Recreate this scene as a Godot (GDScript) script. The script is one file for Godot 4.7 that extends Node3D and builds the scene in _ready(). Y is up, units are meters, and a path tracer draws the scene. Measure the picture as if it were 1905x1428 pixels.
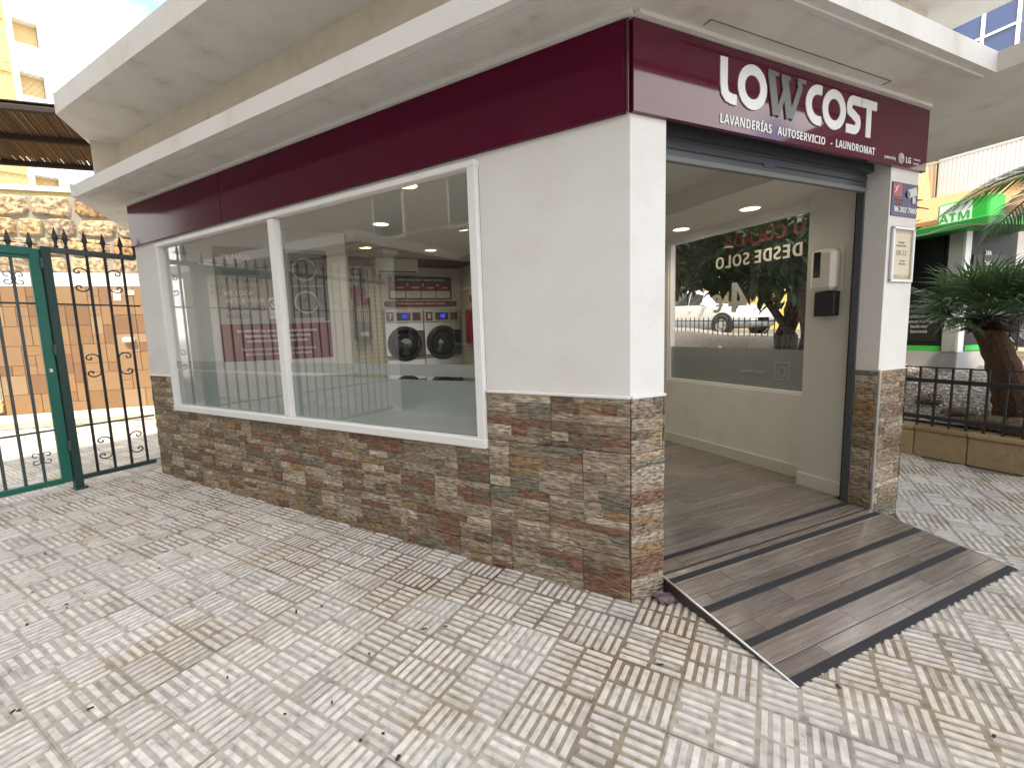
extends Node3D
# Corner laundromat under a canopy: camera, light, setting, building, then the things around it.
# World frame: the street corner of the shop is the origin, the shop front runs along +X and faces +Z.
# The window facade runs away from the corner along DL and faces NL.

var rng := RandomNumberGenerator.new()
var taken := {}
var DL := Vector3(-0.5825, 0, -0.8128)
var NL := Vector3(-0.8128, 0, 0.5825)
var TL := Transform3D()          # facade frame: x to the right seen from outside, y up, z outwards
var M := {}
var TX := {}
const EYE := Vector3(-1.601, 1.6, 1.986)

# ---------------------------------------------------------------- helpers
func lin(r: float, g: float, b: float, a := 1.0) -> Color:
	var c := Color(r, g, b).linear_to_srgb()
	c.a = a
	return c

func mat(r: float, g: float, b: float, rough := 0.6, metal := 0.0) -> StandardMaterial3D:
	var k := "%.3f %.3f %.3f %.2f %.2f" % [r, g, b, rough, metal]
	if M.has(k):
		return M[k]
	var x := StandardMaterial3D.new()
	x.albedo_color = lin(r, g, b)
	x.roughness = rough
	x.metallic = metal
	M[k] = x
	return x

func noise_tex(key: String, sd: int, freq: float, stops: Array, size := 512, type := FastNoiseLite.TYPE_SIMPLEX_SMOOTH, oct := 5) -> NoiseTexture2D:
	if TX.has(key):
		return TX[key]
	var n := FastNoiseLite.new()
	n.seed = sd
	n.noise_type = type
	n.frequency = freq
	n.fractal_type = FastNoiseLite.FRACTAL_FBM
	n.fractal_octaves = oct
	n.fractal_gain = 0.55
	var t := NoiseTexture2D.new()
	t.width = size
	t.height = size
	t.seamless = true
	t.seamless_blend_skirt = 0.2
	t.noise = n
	if stops.size():
		var g := Gradient.new()
		var cols := PackedColorArray()
		var offs := PackedFloat32Array()
		for s in stops:
			offs.append(s[0])
			cols.append(Color(s[1], s[2], s[3]))
		g.offsets = offs
		g.colors = cols
		t.color_ramp = g
	TX[key] = t
	return t

# a material whose colour is mottled by a noise and whose surface carries a fine relief
func rough_mat(key: String, r: float, g: float, b: float, rough: float, tint: Texture2D, relief: Texture2D, depth_cm: float, scale: Vector3, world := true, offset := Vector3.ZERO, vcol := false) -> StandardMaterial3D:
	if M.has(key):
		return M[key]
	var x := StandardMaterial3D.new()
	x.resource_name = key
	x.albedo_color = lin(r, g, b)
	x.roughness = rough
	if tint:
		x.albedo_texture = tint
	if relief:
		x.heightmap_enabled = true
		x.heightmap_texture = relief
		x.heightmap_scale = depth_cm
	x.uv1_triplanar = true
	x.uv1_world_triplanar = world
	x.uv1_scale = scale
	x.uv1_offset = offset
	x.vertex_color_use_as_albedo = vcol
	M[key] = x
	return x

func begin() -> SurfaceTool:
	var st := SurfaceTool.new()
	st.begin(Mesh.PRIMITIVE_TRIANGLES)
	st.set_smooth_group(-1)
	st.set_color(Color.WHITE)
	return st

func quad(st: SurfaceTool, a: Vector3, b: Vector3, c: Vector3, d: Vector3) -> void:
	for v in [a, b, c, a, c, d]:
		st.add_vertex(v)

func tri(st: SurfaceTool, a: Vector3, b: Vector3, c: Vector3) -> void:
	st.add_vertex(a); st.add_vertex(b); st.add_vertex(c)

# a box with chamfered edges when ch > 0
func bx(st: SurfaceTool, c: Vector3, s: Vector3, ch := 0.0, bs := Basis()) -> void:
	var h := s / 2.0
	var k := minf(ch, minf(h.x, minf(h.y, h.z)) * 0.9)
	var p := func(x: float, y: float, z: float) -> Vector3: return c + bs * Vector3(x, y, z)
	if k <= 0.0:
		var q := []
		for i in 8:
			q.append(p.call(h.x * (1 if i & 1 else -1), h.y * (1 if i & 2 else -1), h.z * (1 if i & 4 else -1)))
		quad(st, q[4], q[6], q[7], q[5]); quad(st, q[1], q[3], q[2], q[0])
		quad(st, q[5], q[7], q[3], q[1]); quad(st, q[0], q[2], q[6], q[4])
		quad(st, q[6], q[2], q[3], q[7]); quad(st, q[0], q[4], q[5], q[1])
		return
	for ax in 3:
		for sg in [-1.0, 1.0]:
			var v := []
			for uv in [[-1, -1], [-1, 1], [1, 1], [1, -1]]:
				var o := Vector3.ZERO
				var u1 := (ax + 1) % 3
				var u2 := (ax + 2) % 3
				o[ax] = h[ax] * sg
				o[u1] = (h[u1] - k) * uv[0]
				o[u2] = (h[u2] - k) * uv[1]
				v.append(c + bs * o)
			if sg > 0: quad(st, v[0], v[1], v[2], v[3])
			else: quad(st, v[3], v[2], v[1], v[0])
	for ax in 3:
		var u1 := (ax + 1) % 3
		var u2 := (ax + 2) % 3
		for s1 in [-1.0, 1.0]:
			for s2 in [-1.0, 1.0]:
				var v := []
				for e in [[-1.0, 0], [1.0, 0], [1.0, 1], [-1.0, 1]]:
					var o := Vector3.ZERO
					o[ax] = (h[ax] - k) * e[0]
					o[u1] = (h[u1] - (k if e[1] == 1 else 0.0)) * s1
					o[u2] = (h[u2] - (k if e[1] == 0 else 0.0)) * s2
					v.append(c + bs * o)
				if s1 * s2 > 0: quad(st, v[0], v[1], v[2], v[3])
				else: quad(st, v[3], v[2], v[1], v[0])
	for s1 in [-1.0, 1.0]:
		for s2 in [-1.0, 1.0]:
			for s3 in [-1.0, 1.0]:
				var g := Vector3(s1, s2, s3)
				var a := c + bs * (Vector3(h.x, h.y - k, h.z - k) * g)
				var b := c + bs * (Vector3(h.x - k, h.y, h.z - k) * g)
				var d := c + bs * (Vector3(h.x - k, h.y - k, h.z) * g)
				if s1 * s2 * s3 > 0: tri(st, a, d, b)
				else: tri(st, a, b, d)

# a plan polygon (x, z) raised from y0 to y1
func prism(st: SurfaceTool, pts: Array, y0: float, y1: float) -> void:
	var pv := PackedVector2Array()
	for q in pts: pv.append(Vector2(q[0], q[1]))
	if Geometry2D.is_polygon_clockwise(pv): pv.reverse()
	var ix := Geometry2D.triangulate_polygon(pv)
	for i in range(0, ix.size(), 3):
		var a := pv[ix[i]]; var b := pv[ix[i + 1]]; var c := pv[ix[i + 2]]
		if (b - a).cross(c - a) < 0:
			var tmp := b; b = c; c = tmp
		tri(st, Vector3(a.x, y1, a.y), Vector3(b.x, y1, b.y), Vector3(c.x, y1, c.y))
		tri(st, Vector3(a.x, y0, a.y), Vector3(c.x, y0, c.y), Vector3(b.x, y0, b.y))
	for i in pv.size():
		var a := pv[i]; var b := pv[(i + 1) % pv.size()]
		quad(st, Vector3(a.x, y0, a.y), Vector3(b.x, y0, b.y), Vector3(b.x, y1, b.y), Vector3(a.x, y1, a.y))

# a tube along points; radius one number or one per point
func tube(st: SurfaceTool, pts: Array, rad, sides := 6, closed := false) -> void:
	var n := pts.size()
	var rings := []
	var up := Vector3(0.13, 1, 0.07).normalized()
	for i in n:
		var t: Vector3
		if closed: t = pts[(i + 1) % n] - pts[(i + n - 1) % n]
		else: t = pts[mini(i + 1, n - 1)] - pts[maxi(i - 1, 0)]
		t = t.normalized()
		if absf(t.dot(up)) > 0.97: up = Vector3(1, 0.1, 0.2).normalized()
		var sd := t.cross(up).normalized()
		up = sd.cross(t).normalized()
		var r: float = rad[i] if rad is Array else rad
		var ring := []
		for k in sides:
			var a := TAU * k / sides
			ring.append(pts[i] + (sd * cos(a) + up * sin(a)) * r)
		rings.append(ring)
	for i in (n if closed else n - 1):
		for k in sides:
			quad(st, rings[i][k], rings[i][(k + 1) % sides], rings[(i + 1) % n][(k + 1) % sides], rings[(i + 1) % n][k])
	if not closed:
		for k in range(1, sides - 1):
			tri(st, rings[0][0], rings[0][k + 1], rings[0][k])
			tri(st, rings[n - 1][0], rings[n - 1][k], rings[n - 1][k + 1])

# a profile of [radius, height] turned round an axis
func lathe(st: SurfaceTool, prof: Array, sides := 24, bs := Basis(), at := Vector3.ZERO) -> void:
	for i in prof.size() - 1:
		for k in sides:
			var a := TAU * k / sides
			var b := TAU * (k + 1) / sides
			var f := func(pr: Array, an: float) -> Vector3: return at + bs * Vector3(pr[0] * cos(an), pr[1], pr[0] * sin(an))
			quad(st, f.call(prof[i], a), f.call(prof[i], b), f.call(prof[i + 1], b), f.call(prof[i + 1], a))

# a flat stroke of width w along 2D points in the XY plane, raised by depth towards +Z
func stroke(st: SurfaceTool, pts: Array, w: float, depth: float, closed := false) -> void:
	var n := pts.size()
	var l := []
	var r := []
	for i in n:
		var p: Vector2 = pts[i]
		var a: Vector2 = (pts[(i + n - 1) % n] if closed or i > 0 else p)
		var b: Vector2 = (pts[(i + 1) % n] if closed or i < n - 1 else p)
		var d1 := (p - a).normalized() if p != a else (b - p).normalized()
		var d2 := (b - p).normalized() if p != b else d1
		var nn := (d1.orthogonal() + d2.orthogonal()).normalized()
		var k := w / 2.0 / maxf(0.4, nn.dot(d1.orthogonal()))
		l.append(p + nn * k)
		r.append(p - nn * k)
	for i in (n if closed else n - 1):
		var j := (i + 1) % n
		var f := func(v: Vector2, z: float) -> Vector3: return Vector3(v.x, v.y, z)
		quad(st, f.call(r[i], depth), f.call(r[j], depth), f.call(l[j], depth), f.call(l[i], depth))
		quad(st, f.call(l[i], depth), f.call(l[j], depth), f.call(l[j], 0.0), f.call(l[i], 0.0))
		quad(st, f.call(r[j], depth), f.call(r[i], depth), f.call(r[i], 0.0), f.call(r[j], 0.0))
	if not closed:
		for e in [0, n - 1]:
			quad(st, Vector3(l[e].x, l[e].y, 0), Vector3(l[e].x, l[e].y, depth), Vector3(r[e].x, r[e].y, depth), Vector3(r[e].x, r[e].y, 0))

func arc2(c: Vector2, rx: float, ry: float, a0: float, a1: float, n: int) -> Array:
	var o := []
	for i in n + 1:
		var a := deg_to_rad(lerpf(a0, a1, float(i) / n))
		o.append(c + Vector2(rx * cos(a), ry * sin(a)))
	return o

func done(st: SurfaceTool) -> ArrayMesh:
	st.generate_normals()
	return st.commit()

func numbered(called: String) -> String:
	var n: int = taken.get(called, -1) + 1
	taken[called] = n
	return called if n == 0 else "%s_%03d" % [called, n]

func tag(o: Node3D, label: String, category: String, group := "") -> Node3D:
	o.set_meta("label", label)
	o.set_meta("category", category)
	if group: o.set_meta("group", group)
	return o

func thing(called: String, label: String, category: String, xf := Transform3D(), group := "") -> Node3D:
	var o := Node3D.new()
	o.name = numbered(called)
	add_child(o)
	o.transform = xf
	return tag(o, label, category, group)

func part(called: String, mesh: Mesh, material: Material, parent: Node3D, xf := Transform3D()) -> MeshInstance3D:
	var o := MeshInstance3D.new()
	o.name = called
	o.mesh = mesh
	o.transform = xf
	if material: o.material_override = material
	parent.add_child(o, true)
	return o

func put(called: String, st: SurfaceTool, material: Material, parent: Node3D, xf := Transform3D()) -> MeshInstance3D:
	return part(called, done(st), material, parent, xf)

func solid(called: String, st: SurfaceTool, material: Material) -> MeshInstance3D:      # a piece of the setting
	var o := put(numbered(called), st, material, self)
	o.set_meta("kind", "structure")
	return o

func at(x: float, y: float, z: float, turn := 0.0) -> Transform3D:
	return Transform3D(Basis(Vector3.UP, turn), Vector3(x, y, z))

func cube(called: String, c: Vector3, s: Vector3, material: Material, parent: Node3D, ch := 0.0) -> MeshInstance3D:
	var st := begin()
	bx(st, c, s, ch)
	return put(called, st, material, parent)

func lettering(called: String, text: String, cap: float, material: Material, parent: Node3D, xf: Transform3D, wide := 1.0, bold := true, depth := 0.002, serif := false) -> MeshInstance3D:
	var f := SystemFont.new()
	f.font_names = PackedStringArray(["Droid Serif" if serif else "Droid Sans"])
	f.font_weight = 700 if bold else 400
	var t := TextMesh.new()
	t.font = f
	t.text = text
	t.font_size = 48
	t.pixel_size = cap / (0.714 * 48.0)
	t.depth = depth
	t.curve_step = 1.0
	return part(called, t, material, parent, xf * Transform3D(Basis.from_scale(Vector3(wide, 1, 1)), Vector3.ZERO))

func uvn(u: float, n: float, y := 0.0) -> Vector3:     # along the window facade, out from it, up
	return DL * u + NL * n + Vector3(0, y, 0)

func xz(v: Vector3) -> Array:
	return [v.x, v.z]

func _ready() -> void:
	rng.seed = 20240611
	TL = Transform3D(Basis(-DL, Vector3.UP, NL), Vector3.ZERO)
	# ---- camera
	var cam := Camera3D.new()
	cam.name = "camera"
	cam.fov = 80.87
	cam.near = 0.05
	cam.far = 400.0
	cam.transform = Transform3D(Basis.from_euler(Vector3(0, -0.4201, 0)) * Basis(Vector3.RIGHT, -0.1183) * Basis(Vector3.BACK, -0.0318), EYE)
	add_child(cam)
	cam.current = true
	# ---- sky, exposure
	var we := WorldEnvironment.new()
	we.name = "environment"
	var env := Environment.new()
	env.background_mode = Environment.BG_SKY
	var sky := Sky.new()
	var pano := PanoramaSkyMaterial.new()
	pano.panorama = sky_image()
	sky.sky_material = pano
	env.sky = sky
	env.background_energy_multiplier = 1.0
	env.tonemap_mode = Environment.TONE_MAPPER_LINEAR
	env.tonemap_exposure = 2.8
	env.sdfgi_enabled = true
	env.ssao_enabled = true
	env.ssil_enabled = true
	we.environment = env
	add_child(we)
	# ---- sun: high over the building opposite, so the near pavement lies in its shade
	var sun := DirectionalLight3D.new()
	sun.name = "sun"
	sun.light_energy = 0.95
	sun.light_color = Color(1.0, 0.95, 0.86)
	sun.light_angular_distance = 0.5
	sun.shadow_enabled = true
	add_child(sun)
	var hs := (NL * 0.95 - DL * 0.3).normalized()
	sun.look_at_from_position(Vector3.ZERO, -(hs * cos(deg_to_rad(60.0)) + Vector3.UP * sin(deg_to_rad(60.0))))
	make_materials()
	make_ground()
	make_building()
	make_signs()
	make_ramp()
	make_interior()
	make_fence()
	make_back_walls()
	make_far_left()
	make_opposite()
	make_garden()
	make_kiosk()
	make_plants()
	make_street()
	make_small_things()

func sky_image() -> ImageTexture:
	var w := 1024
	var h := 512
	var im := Image.create(w, h, false, Image.FORMAT_RGBF)
	var n := FastNoiseLite.new()
	n.seed = 457
	n.noise_type = FastNoiseLite.TYPE_SIMPLEX_SMOOTH
	n.frequency = 1.6
	n.fractal_octaves = 5
	for j in h:
		var el := PI / 2 - PI * (j + 0.5) / h
		for i in w:
			var az := TAU * (i + 0.5) / w
			var d := Vector3(cos(el) * sin(az), sin(el), -cos(el) * cos(az))
			var t := clampf(d.y, 0.0, 1.0)
			var c := Vector3(0.10, 0.36, 0.80).lerp(Vector3(0.90, 0.93, 0.95), pow(1.0 - t, 2.5))
			if d.y > 0.0:
				var q := d / (d.y + 0.35)
				var k := n.get_noise_3d(q.x * 1.3, q.y * 0.6, q.z * 1.3)
				var cl := smoothstep(-0.22, 0.10, k + 0.12)
				c = c.lerp(Vector3(1.30, 1.27, 1.225), cl * 0.97)
			else:
				c = Vector3(0.55, 0.55, 0.55)
			im.set_pixel(i, j, Color(c.x, c.y, c.z))
	return ImageTexture.create_from_image(im)

func make_materials() -> void:
	var fine := noise_tex("fine", 3, 0.06, [], 512, FastNoiseLite.TYPE_SIMPLEX_SMOOTH, 5)
	var grain := noise_tex("grain", 9, 0.2, [], 512, FastNoiseLite.TYPE_VALUE_CUBIC, 3)
	var soft := noise_tex("soft", 17, 0.012, [[0.0, 0.955, 0.95, 0.94], [0.45, 0.985, 0.985, 0.98], [1.0, 1, 1, 1]], 512)
	# walls
	M.white = rough_mat("white stucco", 0.80, 0.785, 0.765, 0.75, soft, grain, 0.12, Vector3.ONE * 0.4)
	M.inner = rough_mat("interior plaster", 0.66, 0.64, 0.585, 0.8, null, grain, 0.05, Vector3.ONE * 0.7)
	var drip := noise_tex("drip", 23, 0.02, [[0.0, 0.84, 0.82, 0.79], [0.2, 0.945, 0.935, 0.92], [0.45, 0.98, 0.977, 0.97], [1.0, 1, 1, 1]], 512, FastNoiseLite.TYPE_SIMPLEX_SMOOTH, 6)
	M.slab = rough_mat("weathered concrete paint", 0.72, 0.705, 0.68, 0.85, drip, grain, 0.3, Vector3(0.22, 0.12, 0.22))
	M.soffit = rough_mat("soffit paint", 0.66, 0.65, 0.635, 0.85, soft, grain, 0.15, Vector3(0.35, 0.35, 0.35))
	M.frame = mat(0.82, 0.82, 0.81, 0.35)
	# burgundy panels
	var bg := StandardMaterial3D.new()
	bg.albedo_color = lin(0.088, 0.0038, 0.023)
	bg.roughness = 0.13
	bg.metallic_specular = 0.26
	M.burgundy = bg
	var bf := bg.duplicate()
	bf.roughness = 0.07
	bf.metallic_specular = 0.62
	M.burgundy_front = bf
	# glass
	var gl := StandardMaterial3D.new()
	gl.albedo_color = Color(0.9, 0.96, 0.95, 0.004)
	gl.transparency = BaseMaterial3D.TRANSPARENCY_ALPHA
	gl.roughness = 0.0
	gl.metallic_specular = 0.5
	M.glass = gl
	var fr := StandardMaterial3D.new()
	fr.albedo_color = Color(0.62, 0.66, 0.65, 0.62)
	fr.transparency = BaseMaterial3D.TRANSPARENCY_ALPHA
	fr.roughness = 0.6
	M.frosted = fr
	# stone cladding
	var st_t := noise_tex("stone tint", 31, 0.022, [[0.0, 0.42, 0.38, 0.35], [0.36, 0.70, 0.66, 0.61], [0.55, 0.92, 0.89, 0.85], [0.8, 1.0, 0.97, 0.92], [1.0, 1, 1, 1]], 512, FastNoiseLite.TYPE_SIMPLEX_SMOOTH, 6)
	var st_r := noise_tex("stone relief", 37, 0.016, [], 512, FastNoiseLite.TYPE_SIMPLEX_SMOOTH, 4)
	var pal := [[0.345, 0.30, 0.245], [0.26, 0.215, 0.165], [0.225, 0.135, 0.095], [0.40, 0.355, 0.295], [0.20, 0.195, 0.165], [0.31, 0.225, 0.135], [0.50, 0.455, 0.385], [0.29, 0.245, 0.195], [0.18, 0.14, 0.105], [0.40, 0.325, 0.24]]
	M.stone_pal = pal
	M.stones = []
	for i in pal.size():
		M.stones.append(rough_mat("ledger stone %d" % i, pal[i][0] * 1.34, pal[i][1] * 1.36, pal[i][2] * 1.40, 0.8, st_t, st_r, 1.6, Vector3(1.5, 4.2, 1.5), true, Vector3(0.23 * i, 0.31 * i, 0.17 * i)))
	M.stone_any = rough_mat("ledger stone mixed", 1.25, 1.25, 1.25, 0.8, st_t, st_r, 1.6, Vector3(1.5, 4.2, 1.5), true, Vector3.ZERO, true)
	M.stone_any.albedo_color = Color.WHITE
	M.joint = mat(0.055, 0.045, 0.035, 0.95)
	# wood-look planks
	var wd := noise_tex("wood", 41, 0.012, [[0.0, 0.46, 0.405, 0.365], [0.33, 0.54, 0.485, 0.44], [0.47, 0.585, 0.53, 0.485], [0.52, 0.53, 0.475, 0.435], [0.62, 0.60, 0.545, 0.50], [1.0, 0.66, 0.605, 0.56]], 1024, FastNoiseLite.TYPE_SIMPLEX_SMOOTH, 6)
	M.planks = []
	for i in 7:
		var k: float = [1.0, 0.86, 1.12, 0.94, 1.05, 0.8, 1.2][i]
		var p := rough_mat("wood plank %d" % i, 0.66 * k, 0.68 * k, 0.72 * k, 0.2, wd, fine, 0.03, Vector3(0.16, 0.8, 2.4), true, Vector3(0.37 * i, 0.21 * i, 0.43 * i))
		p.metallic_specular = 0.6
		p.clearcoat_enabled = true
		p.clearcoat = 0.5
		p.clearcoat_roughness = 0.12
		M.planks.append(p)
	M.rubber = rough_mat("anti slip strip", 0.018, 0.019, 0.024, 0.8, null, grain, 0.1, Vector3.ONE * 4.0)
	M.alu = mat(0.62, 0.62, 0.63, 0.32, 0.9)
	M.shutter = mat(0.085, 0.095, 0.11, 0.4, 0.4)
	M.dark = mat(0.012, 0.012, 0.014, 0.45)
	M.iron = mat(0.012, 0.013, 0.014, 0.5)
	M.green = rough_mat("green gate paint", 0.006, 0.13, 0.095, 0.4, soft, null, 0.0, Vector3.ONE)
	M.green_dark = mat(0.012, 0.045, 0.04, 0.45)
	M.rail_grey = mat(0.055, 0.075, 0.08, 0.45)
	var leaf := StandardMaterial3D.new()
	leaf.albedo_color = lin(0.035, 0.075, 0.025)
	leaf.roughness = 0.35
	leaf.backlight_enabled = true
	leaf.backlight = lin(0.10, 0.16, 0.03)
	leaf.vertex_color_use_as_albedo = true
	M.leaf = leaf
	var fro := StandardMaterial3D.new()
	fro.albedo_color = lin(0.04, 0.08, 0.035)
	fro.roughness = 0.45
	fro.backlight_enabled = true
	fro.backlight = lin(0.06, 0.1, 0.03)
	M.frond = fro
	var fp := fro.duplicate()
	fp.albedo_color = lin(0.075, 0.125, 0.07)
	M.frond_pale = fp
	M.bark = rough_mat("palm bark", 0.19, 0.115, 0.075, 0.95, st_t, fine, 2.0, Vector3(2, 6, 2))

# one paving block: 7 raised bars in two columns on a recessed bed; material slot 0 bed, 1 bars
func paving_block(sd: int) -> ArrayMesh:
	var r := RandomNumberGenerator.new()
	r.seed = sd
	var s := 0.3042
	var bed := begin()
	var tone := r.randf_range(0.9, 1.06)
	bed.set_color(Color(tone, tone * r.randf_range(0.97, 1.0), tone * r.randf_range(0.93, 1.0)))
	quad(bed, Vector3(-s / 2, 0, -s / 2), Vector3(s / 2, 0, -s / 2), Vector3(s / 2, 0, s / 2), Vector3(-s / 2, 0, s / 2))
	bed.generate_normals()
	var am := bed.commit()
	var bars := begin()
	var pitch := s / 7.0
	for row in 7:
		for col in 2:
			var k := tone * (r.randf_range(0.88, 1.07) if r.randf() < 0.9 else r.randf_range(0.72, 0.85))
			bars.set_color(Color(k, k * r.randf_range(0.98, 1.0), k * r.randf_range(0.95, 1.01)))
			var cx := (col - 0.5) * s * 0.5
			var cz := (row - 3) * pitch + r.randf_range(-0.001, 0.001)
			var hx := s * 0.25 - 0.0085 + (r.randf_range(-0.003, 0.001) if r.randf() < 0.85 else r.randf_range(-0.018, -0.004))
			var hz := pitch * 0.30 + r.randf_range(-0.0014, 0.0014)
			var y := 0.0048 + r.randf_range(-0.0012, 0.0008)
			if r.randf() < 0.12: y *= r.randf_range(0.2, 0.6)      # worn nearly flush
			var e := 0.0028
			var t := [Vector3(cx - hx + e, y, cz - hz + e), Vector3(cx + hx - e, y, cz - hz + e), Vector3(cx + hx - e, y, cz + hz - e), Vector3(cx - hx + e, y, cz + hz - e)]
			var b := [Vector3(cx - hx, 0, cz - hz), Vector3(cx + hx, 0, cz - hz), Vector3(cx + hx, 0, cz + hz), Vector3(cx - hx, 0, cz + hz)]
			quad(bars, t[0], t[1], t[2], t[3])
			for i in 4:
				var j := (i + 1) % 4
				quad(bars, b[i], b[j], t[j], t[i])
	bars.generate_normals()
	bars.commit(am)
	return am

# stained paving colour over 4 m: grey dirt, tan patches, pale worn places
func stain_image(sd: int, base: Vector3, tan: Vector3, dark: Vector3) -> ImageTexture:
	var s := 768
	var a := FastNoiseLite.new()
	a.seed = sd
	a.frequency = 0.006
	a.fractal_octaves = 4
	var b := FastNoiseLite.new()
	b.seed = sd + 1
	b.frequency = 0.008
	b.fractal_octaves = 4
	var c := FastNoiseLite.new()
	c.seed = sd + 2
	c.frequency = 0.09
	c.fractal_octaves = 3
	var ia := a.get_seamless_image(s, s)
	var ib := b.get_seamless_image(s, s)
	var ic := c.get_seamless_image(s, s)
	var im := Image.create(s, s, false, Image.FORMAT_RGB8)
	for y in s:
		for x in s:
			var p := ia.get_pixel(x, y).r
			var q := ib.get_pixel(x, y).r
			var f := ic.get_pixel(x, y).r
			var v := base.lerp(tan, smoothstep(0.52, 0.8, p)).lerp(dark, smoothstep(0.56, 0.95, q) * 0.75)
			v *= 0.75 + 0.46 * f
			if f < 0.26: v *= 0.85
			im.set_pixel(x, y, Color(clampf(v.x, 0, 1), clampf(v.y, 0, 1), clampf(v.z, 0, 1)).linear_to_srgb())
	return ImageTexture.create_from_image(im)

func make_ground() -> void:
	var grain: Texture2D = TX["grain"]
	M.bar = rough_mat("paving bars", 1, 1, 1, 0.72, stain_image(71, Vector3(0.635, 0.608, 0.578), Vector3(0.595, 0.54, 0.47), Vector3(0.47, 0.445, 0.42)), grain, 0.12, Vector3.ONE * 0.25, true, Vector3.ZERO, true)
	M.bed = rough_mat("paving bed", 1, 1, 1, 0.9, stain_image(71, Vector3(0.40, 0.365, 0.325), Vector3(0.29, 0.235, 0.175), Vector3(0.25, 0.225, 0.20)), grain, 0.2, Vector3.ONE * 0.25, true, Vector3.ZERO, true)
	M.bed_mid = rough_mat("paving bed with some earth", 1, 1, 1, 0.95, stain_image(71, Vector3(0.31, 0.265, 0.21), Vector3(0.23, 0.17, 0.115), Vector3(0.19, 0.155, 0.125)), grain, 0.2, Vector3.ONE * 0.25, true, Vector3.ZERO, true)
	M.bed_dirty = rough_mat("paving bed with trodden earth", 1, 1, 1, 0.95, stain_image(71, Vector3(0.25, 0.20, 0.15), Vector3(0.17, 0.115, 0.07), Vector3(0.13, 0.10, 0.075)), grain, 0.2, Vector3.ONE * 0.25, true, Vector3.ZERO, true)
	var g := begin()
	quad(g, Vector3(-150, -0.009, -150), Vector3(150, -0.009, -150), Vector3(150, -0.009, 150), Vector3(-150, -0.009, 150))
	var ground := solid("pavement", g, rough_mat("paving joint", 0.26, 0.245, 0.225, 0.95, null, grain, 0.2, Vector3.ONE))
	var blocks := []
	for i in 14: blocks.append(paving_block(100 + i))
	var spots := []
	var gx := 0.305
	for i in range(-30, 42):
		for j in range(-26, 22):
			var p := uvn(i * gx + 0.09, j * gx + 0.02)
			if p.x > 4.72 and p.z > -30: continue
			if p.z < 0.1 and p.x > -3.6 and p.x < 2.7 and (p - Vector3.ZERO).dot(NL) < -0.2: continue
			if p.z < -10.5 or p.distance_to(Vector3(EYE.x, 0, EYE.z)) > 13.0: continue
			var d := p - EYE
			var f := d.dot(Vector3(0.405, -0.118, -0.907))
			var sx := d.dot(Vector3(0.913, 0, 0.408))
			if f < -1.5 or absf(sx) > f * 2.2 + 3.0: continue
			spots.append([d.length(), p, (i + j) % 2 != 0])
	spots.sort_custom(func(a, b): return a[0] < b[0])
	var rest := []
	var singles := 0
	for k in spots.size():
		var s: Array = spots[k]
		var turn := (PI / 2 if s[2] else 0.0) + (PI if rng.randf() < 0.5 else 0.0)
		var tilt := Basis(Vector3(rng.randf_range(-1, 1), 0, rng.randf_range(-1, 1)).normalized(), rng.randf_range(-0.004, 0.004))
		var xf := Transform3D(tilt * Basis(Vector3.UP, turn + atan2(-DL.z, DL.x)), s[1] + Vector3(0, rng.randf_range(-0.0015, 0.0015), 0))
		var ff: float = (s[1] - EYE).dot(Vector3(0.405, -0.118, -0.907))
		var seen: bool = absf((s[1] - EYE).dot(Vector3(0.913, 0, 0.408))) < ff * 1.2 + 0.3
		if seen: singles += 1
		if seen and singles <= 300:
			var o := part("paving_block", blocks[rng.randi() % 14], null, ground, xf)
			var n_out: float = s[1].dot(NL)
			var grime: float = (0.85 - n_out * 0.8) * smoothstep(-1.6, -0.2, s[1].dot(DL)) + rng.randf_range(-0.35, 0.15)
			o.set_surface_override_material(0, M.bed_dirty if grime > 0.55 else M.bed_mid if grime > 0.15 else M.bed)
			o.set_surface_override_material(1, M.bar)
		else: rest.append(xf)
	var mm := MultiMesh.new()
	mm.transform_format = MultiMesh.TRANSFORM_3D
	mm.use_colors = true
	var bm: ArrayMesh = blocks[3].duplicate()
	bm.surface_set_material(0, M.bed)
	bm.surface_set_material(1, M.bar)
	mm.mesh = bm
	mm.instance_count = rest.size()
	for i in rest.size():
		mm.set_instance_transform(i, rest[i])
		var k := rng.randf_range(0.85, 1.1)
		mm.set_instance_color(i, Color(k, k, k * rng.randf_range(0.93, 1.0)))
	var mi := MultiMeshInstance3D.new()
	mi.name = "far_paving_blocks"
	mi.multimesh = mm
	mi.set_meta("kind", "stuff")
	ground.add_child(mi)

const W1 := 0.242
const W2 := 2.3683
const W3 := 2.7357
const HS := 1.2
const HB := 2.692
const HT := 3.133
const UE := 5.739
const WA := 0.9477
const WB := 5.1666
const WY0 := 0.8255
const WY1 := 2.6553

var stone_spots := []      # [distance, transform, palette index]

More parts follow.
